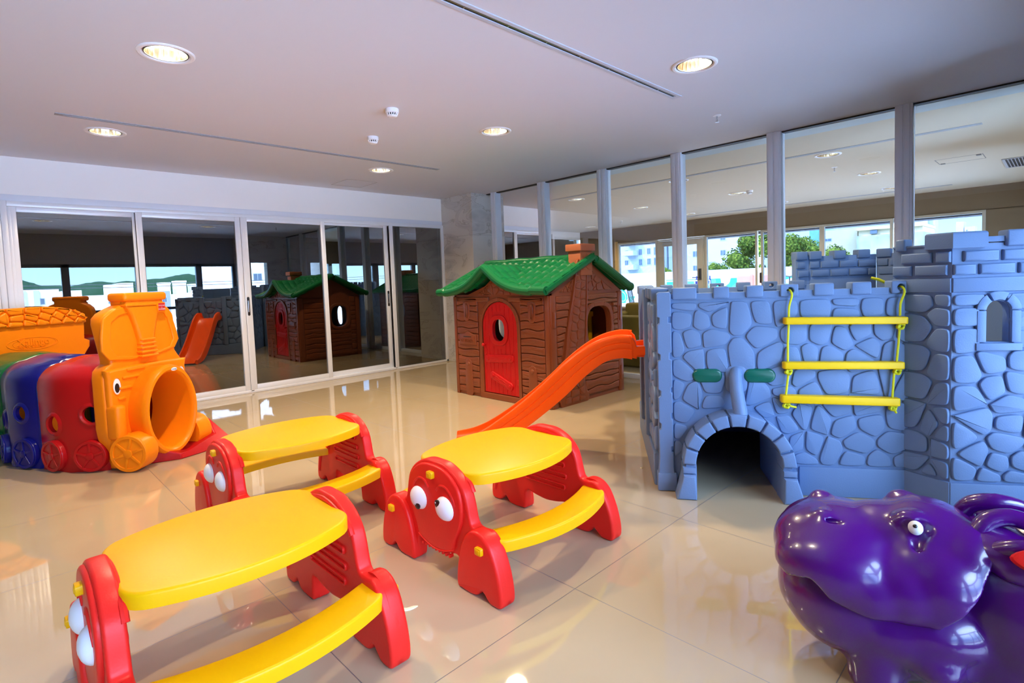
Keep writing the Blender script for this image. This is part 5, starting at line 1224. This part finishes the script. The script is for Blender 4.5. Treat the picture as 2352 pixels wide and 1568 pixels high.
# mouth line cut: keep what lies above the wavy lip
lip = [(0.60, 0.36), (0.42, 0.345), (0.375, 0.325), (0.345, 0.340), (0.31, 0.352), (0.285, 0.330), (0.262, 0.298), (0.235, 0.281), (0.155, 0.262), (0.06, 0.258), (-0.01, 0.268), (-0.055, 0.315), (-0.105, 0.39), (-0.14, 0.46), (-0.22, 0.62)]
gc = G(); gc.prof([lip+[(-0.22, 0.9), (0.6, 0.9)]], -0.5, 0.5, 0, frame((0, 0, 0), (1, 0, 0), (0, 1, 0)))
cut(upper, [gc.done('tmpcut', None, hippo)], 'INTERSECT', 50)
# eye socket: triangular dent
for s in (-1, 1):
    gc = G(); Ms = T(0.03, s*0.135, 0.515) @ Matrix.Rotation(s*rad(35), 4, 'X')
    sock = blob('tmpcut', [((0.018, 0, 0.008), (0.030, 0.024, 0.024)), ((-0.018, 0, 0.010), (0.030, 0.024, 0.024)), ((0.0, 0, -0.008), (0.032, 0.022, 0.030)), ((0.002, 0, -0.035), (0.018, 0.018, 0.030))], 0.005, 2, PURP, hippo)
    sock.data.transform(Ms); cut(upper, [sock], 'DIFFERENCE', 50)
for s in (-1, 1):
    gc = G(); gc.ball((0, 0, 0), (0.034, 0.012, 0.009), T(0.245, s*0.118, 0.498) @ Matrix.Rotation(rad(8), 4, 'Y') @ Matrix.Rotation(s*rad(-12), 4, 'Z')); cut(upper, [gc.done('tmpcut', None, hippo)], 'DIFFERENCE', 50)
evaluated(upper, [('REMESH', dict(mode='VOXEL', voxel_size=0.0055, adaptivity=0.0)), ('SMOOTH', dict(factor=0.5, iterations=5))])
for p in upper.data.polygons: p.use_smooth = True
lower = blob('body', [((0.195, -0.01, 0.235), (0.212, 0.215, 0.170)), ((0.20, -0.06, 0.20), (0.175, 0.155, 0.135)), ((0.08, 0.0, 0.20), (0.28, 0.235, 0.14)), ((0.0, 0.0, 0.22), (0.22, 0.235, 0.13)),
    ((-0.28, 0.0, 0.28), (0.26, 0.235, 0.25)), ((-0.42, 0.0, 0.32), (0.30, 0.25, 0.27)), ((-0.62, 0.0, 0.30), (0.26, 0.24, 0.26)), ((0.25, 0.0, 0.31), (0.14, 0.175, 0.08)),
    ((-0.01, -0.175, 0.135), (0.07, 0.06, 0.055)), ((0.0, 0.0, 0.14), (0.22, 0.20, 0.13)), ((-0.3, 0, 0.16), (0.35, 0.21, 0.15))], 0.012, 12, PURP, hippo,
    tubes=[([(0.13, s*0.13, 0.0), (0.13, s*0.13, 0.16)], [0.075, 0.085]) for s in (-1, 1)]+[([(-0.60, s*0.14, 0.0), (-0.60, s*0.14, 0.2)], [0.085, 0.10]) for s in (-1, 1)])
gc = G(); gc.box(-1.2, -0.6, -0.4, 0.8, 0.6, 0.0); cut(lower, [gc.done('tmpcut', None, hippo)], 'DIFFERENCE', 40)
for s in (-1, 1):
    g = G(); g.ball((0.030, s*0.128, 0.519), (0.019, 0.019, 0.021)); ey = g.done('eye', WHITE, hippo)
    g = G(); g.ball((0.034, s*0.143, 0.530), (0.006, 0.006, 0.0055)); g.done('pupil', BLACK, ey)
    ear = blob('ear', [((-0.20, s*0.115, 0.487), (0.055, 0.05, 0.03))], 0.007, 4, PURP, hippo,
        tubes=[(smooth([(-0.125, s*0.085, 0.505), (-0.150, s*0.070, 0.545), (-0.205, s*0.060, 0.563), (-0.265, s*0.075, 0.548), (-0.31, s*0.10, 0.515)], 4, False), 0.026), (smooth([(-0.140, s*0.135, 0.480), (-0.190, s*0.155, 0.512), (-0.25, s*0.160, 0.515), (-0.31, s*0.15, 0.49)], 4, False), 0.024)])
# handle bracket with red grip behind the head
neck = blob('neck_ridge', [((-0.17, -0.05, 0.475), (0.10, 0.13, 0.06)), ((-0.26, -0.09, 0.47), (0.12, 0.12, 0.05)), ((-0.22, -0.13, 0.445), (0.09, 0.07, 0.045))], 0.010, 6, PURP, hippo)
g = G(); g.plate(smooth([(0.0, 0.0), (-0.05, 0.028), (-0.16, 0.03), (-0.16, -0.05), (-0.09, -0.045), (-0.03, -0.03)], 4), 0, 0.022, 0.008, T(-0.165, -0.20, 0.503) @ frame((0, 0, 0), (1, 0, 0), (0, -0.85, 0.5), (0, 0.5, 0.85))); gr = g.done('red_grip', RED, hippo)
g = G(); g.lathe([(0, 0.0), (0.008, 0.0), (0.007, 0.004), (0, 0.005)], T(-0.205, -0.221, 0.508) @ Matrix.Rotation(rad(60), 4, 'X')); g.done('screw', STEEL, gr)

# ================================================================== OUTSIDE
# ---- pool terrace and neighbours beyond the lounge windows (east)
g = G(); g.box(XF+0.2, -14, -0.2, 24, 30, -0.02); struct(g.done('terrace_ground', TERR))
def mural_material():
    m = MURAL; n = m.node_tree; p = n.nodes['Principled BSDF']; tc = n.nodes.new('ShaderNodeTexCoord'); sx = n.nodes.new('ShaderNodeSeparateXYZ'); n.links.new(tc.outputs['Object'], sx.inputs[0])
    t = n.nodes.new('ShaderNodeTexNoise'); t.inputs['Scale'].default_value = 0.5; t.inputs['Detail'].default_value = 2; n.links.new(tc.outputs['Object'], t.inputs['Vector'])
    r = n.nodes.new('ShaderNodeValToRGB'); r.color_ramp.interpolation = 'CONSTANT'; e = r.color_ramp.elements
    e[0].position = 0; e[0].color = (0.5, 0.53, 0.56, 1); e[1].position = 0.72; e[1].color = (0.5, 0.53, 0.56, 1)
    for q, c in ((0.50, (0.02, 0.42, 0.25, 1)), (0.56, (0.08, 0.38, 0.75, 1))): x = e.new(q); x.color = c
    n.links.new(t.outputs['Fac'], r.inputs[0]); z = n.nodes.new('ShaderNodeMath'); z.operation = 'LESS_THAN'; z.inputs[1].default_value = 1.10; n.links.new(sx.outputs['Z'], z.inputs[0])
    mx = n.nodes.new('ShaderNodeMix'); mx.data_type = 'RGBA'; mx.inputs['A'].default_value = (0.40, 0.44, 0.50, 1); n.links.new(z.outputs[0], mx.inputs['Factor']); n.links.new(r.outputs[0], mx.inputs['B']); n.links.new(mx.outputs['Result'], p.inputs['Base Color'])
mural_material()
g = G(); g.box(24, -14, -0.2, 24.3, 30, 1.50, b=0.02); tag(g.done('terrace_wall', MURAL), 'long white terrace wall with green and blue painted patches behind the lounge windows', 'wall')
def building(name, label, M, w, h, d, wall, wins, roof=None, balc=(), zb=-8.0):
    """front face in the (a, b) plane of M, facing +h; wins: (x, z, w, h)"""
    r = empty(name, I4, label, 'building')
    g = G(); g.box(0, zb, -d, w, h, 0, M); g.done('facade', wall, r)
    for (x, z, ww, hh) in wins:
        g = G(); g.box(x-0.05, z-0.05, -0.01, x+ww+0.05, z+hh+0.05, 0.03, M); f = g.done('window', GRYF, r)
        g = G(); g.box(x, z, 0.03, x+ww*0.47, z+hh, 0.035, M); g.box(x+ww*0.53, z, 0.03, x+ww, z+hh, 0.035, M); g.done('window_pane', WINB, f)
    for (x, z, ww) in balc:
        g = G(); g.box(x, z, 0, x+ww, z+0.45, 0.9, M, m=None); g.done('balcony', GRYF, r)
    if roof: g = G(); g.box(-0.2, h, -d-0.2, w+0.2, h+0.25, 0.2, M); g.done('roof_edge', roof, r)
    return r
ME = lambda x, y: frame((x, y, 0), (0, -1, 0), (-1, 0, 0))
wins = []
for z in (4.75, 3.83-0.42, 2.50-0.05):
    wins += [(30.5-29.95, z, 0.38, 0.5), (30.5-28.37, z-0.02, 0.34, 0.55), (30.5-27.47, z-0.0, 0.36, 0.55), (30.5-26.75, z-0.1, 0.25, 0.7)]
building('apartment_building', 'white apartment block with balconies seen through the window left of the lounge door', ME(45, 30.5), 3.9, 14, 8, EXTE, wins, balc=[(30.5-29.7, 3.42-0.05, 1.25), (30.5-29.7, 4.55, 1.25), (30.5-29.7, 2.02, 1.25)])
wins = []
for z in (4.55, 3.0, 1.9): wins += []
for z in (4.3, 2.97, 1.65):
    wins += [(26.3-25.48, z, 0.28, 0.52), (26.3-24.75, z, 0.28, 0.5), (26.3-23.8, z, 0.52, 0.50), (26.3-22.72, z+0.3, 0.14, 0.16), (26.3-21.2, z-0.02, 0.44, 0.44), (26.3-19.6, z+0.3, 0.14, 0.3), (26.3-19.35, z, 0.18, 0.6)]
building('apartment_building', 'taller white apartment facade seen through the glass of the lounge door', ME(47, 26.4), 7.9, 14, 8, EXTE, wins)
r = building('warehouse', 'stained beige flat-roofed building above the rear castle tower', ME(55, 15.6), 2.95, 4.85, 10, EXTB, [(0.3, 3.9, 0.6, 0.2)])
r2 = building('warehouse', 'grey-streaked concrete building with a beige parapet right of the tree', ME(54, 12.5), 4.6, 4.1, 10, EXTG, [])
g = G(); g.box(54.2, 7.95, 4.1, 60, 12.4, 4.55); g.box(53.9, 7.9, 4.55, 60, 12.6, 4.78, m=PINK); g.ms.insert(0, EXTB); g.done('parapet', EXTB, r2)
g = G(); g.box(53.98, 11.0, 4.2, 54.2, 11.5, 4.5); g.done('window_pane', WINB, r2)
g = G(); g.box(56, 15.7, -8, 62, 16.8, 5.2); g.ms = [mat('teal_render', (0.2, 0.45, 0.42), 0.9)]; tag(g.done('small_building', None), 'small teal building top behind the beige building', 'building')
ww = [(x, 3.2+k*0.9, 0.5, 0.45) for k in range(7) for x in (0.25, 0.85, 2.6, 3.1)]
building('tower_block', 'distant grey and white tower block with rows of balconies beside the wide post', ME(130, 20.9), 3.7, 12.0, 4, EXTE, ww, balc=[(0.0, 3.0+k*0.9, 0.45) for k in range(7)]+[(3.1, 3.0+k*0.9, 0.7) for k in range(7)])
g = G(); g.box(129.2, 18.2, -5, 129.95, 19.4, 11.6); tag(g.done('tower_shaft', GRYF), 'plain grey lift shaft on the front of the distant tower block', 'building part')
building('distant_building', 'pale distant building under the open sky at the right window', ME(140, 15.2), 1.2, 9.9, 4, EXTE, [])
building('distant_building', 'low grey distant building right of its taller pale neighbour', ME(140, 13.9), 1.6, 8.8, 4, GRYF, [(0.3, 7.9, 0.2, 0.3)])

def tree(name, label, cx, cy, z0, z1, r, n, seed, m=LEAF, trunk=-5.0, grp=None):
    rr = random.Random(seed); root = empty(name, T(cx, cy, 0), label, 'tree', grp)
    g = G(); g.tube([(0, 0, trunk), (0.1, 0.05, (trunk+z0)/2), (0, 0, z0+(z1-z0)*0.4)], [0.25, 0.2, 0.12], n=10); g.done('trunk', mat('bark', (0.10, 0.07, 0.04), 0.9), root)
    g = G(); cl_ = []
    for k in range(16):
        t = rr.uniform(0, 1); a = rr.uniform(0, 2*math.pi); q = r*math.sqrt(max(0.05, 1-(2*t-1)**2))*rr.uniform(0.2, 0.75)
        cl_.append((Vector((q*math.cos(a), q*math.sin(a), z0+(z1-z0)*(0.12+0.76*t))), r*rr.uniform(0.28, 0.45)))
    for k in range(n*2):
        c, q = rr.choice(cl_); d = Vector((rr.gauss(0, 1), rr.gauss(0, 1), rr.gauss(0, 1))).normalized(); p = c+d*q*rr.uniform(0.75, 1.05)
        s_ = rr.uniform(0.10, 0.2)*r*0.5; u = d.cross(Vector((rr.gauss(0, 1), rr.gauss(0, 1), rr.gauss(0, 1)))).normalized(); v = (d*0.6+u.cross(d)).normalized()
        g.faces([p-u*s_*0.5, p-v*s_*0.3+d*s_*0.1, p+u*s_*0.5, p+v*s_*0.9], [(0, 1, 2, 3)])
    for c, q in cl_: g.ball(c, q*0.70, seg=10, rings=7)
    g.done('crown', m, root, recalc=False)
GRT = 'leafy trees behind the terrace wall'
tree('leafy_tree', 'sunlit rounded tree behind the terrace wall, seen beside the wide door frame', 32, 12.9, 0.2, 3.9, 1.7, 2600, 1, grp=GRT)
tree('leafy_tree', 'lower yellowish tree sloping down to the left over the terrace wall', 29.3, 13.6, -0.6, 2.0, 1.0, 1500, 2, grp=GRT)
tree('leafy_tree', 'wide green tree above the rear castle tower, left of the beige building', 35.5, 11.4, 0.3, 3.5, 1.7, 2400, 3, grp=GRT)
tree('leafy_tree', 'dark round tree in front of the beige building', 31.5, 8.4, -0.8, 2.75, 1.15, 1600, 4, grp=GRT)
tree('palm_shrub', 'small dark shrub top over the terrace wall in front of the white apartment block', 25.5, 14.6, 1.1, 1.75, 0.5, 300, 5, trunk=0.0)
# terrace furniture
r = empty('garden_railing', T(16.2, 9.2, 0), 'white scrolled metal railing outside the window behind the playhouse', 'railing')
WM = mat('white_painted_metal', (0.8, 0.8, 0.8), 0.4)
g = G()
for z in (1.12, 0.98, 0.2): g.tube([(0, -1.5, z), (0, 2.5, z)], 0.018)
for k in range(9): g.tube([(0, -1.5+0.5*k, 0), (0, -1.5+0.5*k, 1.12)], 0.014)
for k in range(8):
    c = -1.25+0.5*k; g.tube([(0, c+0.16*math.cos(t*0.5), 0.6+0.22*math.sin(t*0.5)*math.cos(t*0.1)) for t in range(13)], 0.010, n=6)
g.done('railing_bars', WM, r)
def patio_chair(x, y, rz, label, m, w=0.5):
    r = empty('patio_chair', T(x, y, 0) @ Matrix.Rotation(rz, 4, 'Z'), label, 'chair')
    g = G(); g.box(-w/2, -w/2, 0.42, w/2, w/2, 0.46, b=0.01); g.done('seat', m, r)
    g = G(); g.tube([(-w/2, w/2, 0.45), (-w/2, w/2+0.08, 0.92), (-w/4, w/2+0.1, 1.02), (w/4, w/2+0.1, 1.02), (w/2, w/2+0.08, 0.92), (w/2, w/2, 0.45)], 0.014)
    for k in range(5): g.tube([(-w/2+w*(k+1)/6, w/2, 0.45), (-w/2+w*(k+1)/6, w/2+0.09, 0.98)], 0.009, n=6)
    g.done('backrest', m, r)
    for sx in (-1, 1):
        for sy in (-1, 1): g = G(); g.tube([(sx*(w/2-0.03), sy*(w/2-0.03), 0.43), (sx*w/2, sy*w/2, 0)], 0.014); g.done('leg', m, r)
DST = mat('dark_painted_steel', (0.03, 0.03, 0.035), 0.5)
patio_chair(15.2, 9.6, 0.3, 'dark metal patio chair outside the window behind the playhouse roof', DST)
patio_chair(15.4, 8.5, 1.2, 'white patio chair beside the scrolled railing', WM)
g = G(); g.tube([(18.0, 9.9, 0.0), (18.0, 9.9, 1.25), (18.0, 9.8, 1.36), (18.0, 9.65, 1.40), (18.0, 9.5, 1.36), (18.0, 9.45, 1.2), (18.0, 9.45, 0)], 0.022); tag(g.done('pool_ladder_rail', STEEL), 'curved metal pool handrail above the white railing', 'handrail')
g = G(); g.box(20.0, 9.5, 0.95, 20.1, 10.1, 1.13); 
for k in range(4): g.box(20.0, 9.5+0.18*k, 0.0, 20.05, 9.53+0.18*k, 1.25)
tag(g.done('blue_lounger_back', mat('blue_plastic', (0.02, 0.04, 0.6), 0.4)), 'blue slatted chair back outside the lounge door glass', 'chair')
g = G(); g.tube([(19, 6.75, 0.0), (19, 6.65, 1.20), (19, 6.5, 1.24)], 0.02); g.tube([(19, 6.65, 1.2), (19, 6.3, 1.13), (19, 5.75, 1.25)], 0.02); g.tube([(19, 6.3, 1.13), (19, 6.35, 0)], 0.02); tag(g.done('folding_frame', DST), 'thin black bent metal frame standing before the blue mural', 'furniture')
g = G(); g.box(22.6, 8.5, 0.0, 23.4, 9.6, 1.22, b=0.1); g.box(22.58, 8.9, 0.0, 22.62, 9.0, 1.24); tag(g.done('painted_hut', PINK), 'terracotta painted block on the terrace left of the rear castle tower', 'hut')
# lounge seating
for i, (x, y, rz, lab) in enumerate(((8.55, 4.95, 0.0, 'olive upholstered sofa in the lounge just left of the castle'),)):
    r = empty('sofa', T(x, y, 0), lab, 'sofa')
    g = G(); g.box(-0.45, -1.0, 0.0, 0.45, 1.0, 0.40, b=0.03, seg=3); g.done('base', OLIVE, r)
    g = G(); g.box(-0.42, -0.8, 0.40, 0.2, 0.8, 0.50, b=0.04, seg=3); g.done('seat_cushion', OLIVE, r)
    g = G(); g.box(0.15, -0.95, 0.38, 0.45, 0.88, 0.82, b=0.05, seg=3); g.done('backrest', OLIVE, r)
    for s in (-1, 1): g = G(); g.box(-0.45, s*0.9-0.11, 0.06, 0.4, s*0.9+0.11, 0.66, b=0.04, seg=3); g.done('armrest', OLIVE, r)
r = empty('armchair', T(7.05, 4.35, 0), 'dark olive armchair block behind the orange slide, nearer than the sofa', 'armchair')
g = G(); g.box(-0.4, -0.7, 0.0, 0.4, 0.35, 0.55, b=0.04, seg=3); g.done('body', OLIVE, r)
g = G(); g.box(-0.4, -0.7, 0.5, -0.15, 0.35, 0.74, b=0.04, seg=3); g.done('backrest', OLIVE, r)

# ---- street side behind the viewer (south), seen mirrored in the doors
g = G(); g.box(-160, -420, -9.2, 260, -6, -9.0); struct(g.done('ground_street', mat('pale_ground', (0.55, 0.54, 0.50), 0.9, var=0.15, vscale=0.1)))
g = G(); g.box(-30, -17, -9, 22, -3.4, -1.4, m=EXTW); g.box(-30, -4.0, -1.4, 22, -3.4, -0.75, m=EXTW); tag(g.done('lower_roof', EXTW), 'white lower roof and parapet below the street windows, mirrored in the door glass', 'roof')
g = G(); g.box(-30, -26, -9, 40, -18.5, -1.6); tag(g.done('shed_roof', EXTG), 'grey corrugated roof beyond the white parapet in the mirrored street view', 'roof')
MSo = lambda x, y: frame((x, y, 0), (-1, 0, 0), (0, 1, 0))
def sb(name, label, x0, x1, y, zt, wall, wins=()): return building(name, label, MSo(x1, y), x1-x0, zt, 9, wall, wins)
sb('street_building', 'white block with grey panels and a small window, leftmost in the mirrored street view', -1.5, 4.35, -40, 2.06, EXTW, [(4.35-3.45, 0.95, 0.42, 0.42), (4.35-4.2+0.0, 1.35, 0.25, 0.10)])
g = G(); g.box(2.85, -39.94, -9, 3.2, -39.9, 2.0); g.box(2.3, -39.94, -9, 2.45, -39.9, 2.0); tag(g.done('facade_panel', GRYF), 'grey vertical facade panels on the leftmost mirrored white block', 'building part')
sb('street_building', 'small white building below the hills beside the mirrored train funnel', 4.9, 5.95, -42, 1.95, EXTW)
sb('street_building', 'low white building right of the mirrored train funnel', 6.2, 7.75, -39, 1.48, EXTW, [(0.15, 0.8, 0.3, 0.12)])
sb('street_building', 'tall plain white block under the hill, mirrored in the first door', 8.45, 9.35, -41, 2.45, EXTW)
sb('street_building', 'lilac-blue house mirrored behind the orange funnel', 10.7, 11.8, -40, 1.65, mat('lilac_render', (0.30, 0.33, 0.62), 0.9), [(0.3, 0.7, 0.3, 0.4)])
sb('apartment_building', 'pale balcony apartment block mirrored in the second door', 14.0, 16.3, -30, 12, EXTW, [(0.3, z, 0.6, 0.5) for z in (0.6, 2.2, 3.8)])
sb('apartment_building', 'white apartment block mirrored in the third door', 17.2, 22.0, -32, 12, EXTW, [(0.6+1.2*k, z, 0.5, 0.6) for z in (0.6, 2.2, 3.8) for k in range(3)])
rr_ = random.Random(5); kk = 0
for k in range(22):
    x = 29+(k % 8)*3.4+(k//8)*1.3; y = -112-(k//8)*14-rr_.uniform(0, 2); h = rr_.uniform(-1, 1.5)+(k//8)*1.6; w = rr_.uniform(1.5, 2.9)
    g = G(); g.box(x, y-4, -9, x+w, y, h); g.box(x-0.1, y-4.1, h, x+w+0.1, y+0.1, h+0.5, m=PINK if k % 3 == 0 else EXTW); g.ms.insert(0, EXTW) if g.ms[0] is not EXTW else None
    ob = tag(g.done('town_house', EXTW), 'tiny pale house of the town at the foot of the mirrored hills', 'house', 'town houses at the foot of the hills')
def hill(name, label, pts, y, depth, m):
    g = G(); N = len(pts); vs = []; rr = random.Random(len(pts))
    R_ = 9
    for j in range(R_):
        t = j/(R_-1)
        for i, (x, z) in enumerate(pts):
            hh = math.sin(math.pi*(0.5+0.0*t)) if j == 4 else (math.sin(math.pi*t)**0.8)
            vs.append((x+rr.uniform(-1, 1), y+depth*(0.5-t), -9+(z+9)*hh+rr.uniform(-0.15, 0.25)))
    g.faces(vs, [(j*N+i, j*N+i+1, (j+1)*N+i+1, (j+1)*N+i) for j in range(R_-1) for i in range(N-1)]); struct(g.done(name, m, ang=60))
hp = [(-140, 5), (-90, 14), (-40, 10), (0, 16), (12, 14), (17.85, 12.4), (25.1, 9.4), (34.2, 8.8), (39, 8.7), (46, 10.2), (53, 11.1), (59.3, 10.1), (65, 11.1), (71, 10.6), (77, 11.9), (85.4, 12.3), (93, 14), (100.4, 14.8), (105, 13.9), (125, 15), (150, 12), (190, 14), (240, 9)]
hp2 = []
for (a, b), (c, d) in zip(hp, hp[1:]):
    n = max(1, int((c-a)/1.6))
    for i in range(n): t = i/n; x = a+(c-a)*t; hp2.append((x, b+(d-b)*t+0.22*noise.noise((x*0.7, 0, 0))))
hill('ground_hills', '', hp2, -400, 160, HILLM)
for k in range(9):
    x = 2.5+k*2.5; tree('street_tree', 'small dark tree crown among the mirrored street buildings', x, -28.3, -3.6, -0.9+0.3*(k % 2), 1.1, 260, 40+k, trunk=-9, grp='street trees mirrored in the door glass')
g = G(); g.tube([(-10+k, -12, 2.05-0.25*math.sin(math.pi*(k % 30)/30)) for k in range(45)], 0.012, n=5); g.tube([(-10+k, -12.2, 1.93-0.25*math.sin(math.pi*(k % 30)/30)) for k in range(45)], 0.012, n=5)
tag(g.done('power_cable', BLACK), 'thin dark overhead cables crossing the mirrored street view', 'cable')

# ---- crumbs of paper on the floor
g = G(); g.plate(smooth([(0.0, 0.0), (0.03, -0.004), (0.055, 0.006), (0.075, 0.002), (0.045, -0.022), (0.01, -0.022)], 3), 0.0, 0.0025, 0.001, T(1.12, 1.86, 0.0005) @ Matrix.Rotation(rad(-40), 4, 'Z')); tag(g.done('paper_scrap', mat('cream_paper', (0.85, 0.78, 0.5), 0.7)), 'small cream paper scrap on the floor by the nearest table foot', 'paper scrap')
g = G(); g.plate([(0, 0), (0.02, 0.004), (0.016, 0.02), (0.002, 0.014)], 0, 0.002, 0.0005, T(3.12, 1.985, 0.0005)); tag(g.done('paper_scrap', mat('cream_paper', (0.85, 0.78, 0.5), 0.7)), 'tiny crumb of paper on the floor left of the castle corner post', 'paper scrap')

# lounge column with red extinguisher signs, seen mirrored in the fourth door
g = G(); g.box(8.0, YB-0.1, 0, 9.0, 0.09, HC); struct(g.done('trim_6', MARBLE))
for x, lab in ((8.24, 'red square extinguisher sign on the lounge column, left of its twin in the door mirror'), (8.45, 'red square extinguisher sign on the lounge column, right of its twin in the door mirror')):
    mm = frame((x, 0.092, 2.16), (-1, 0, 0), (0, 1, 0))
    r = empty('fire_sign', T(0, 0, 0), lab, 'sign', 'red extinguisher signs')
    g = G(); g.box(-0.085, -0.11, 0, 0.085, 0.11, 0.004, mm); g.done('sign_plate', mat('red_print', (0.55, 0.02, 0.02), 0.5), r)
    g = G(); g.plate(rrect(-0.025, -0.07, 0.025, 0.05, 0.02), 0.004, 0.006, 0.0005, mm); g.box(-0.012, 0.05, 0.004, 0.012, 0.075, 0.006, mm); g.prof([rrect(-0.078, -0.103, 0.078, 0.103, 0.004), rrect(-0.072, -0.097, 0.072, 0.097, 0.004)], 0.004, 0.005, 0, mm); g.done('sign_symbol', WHITE, r)
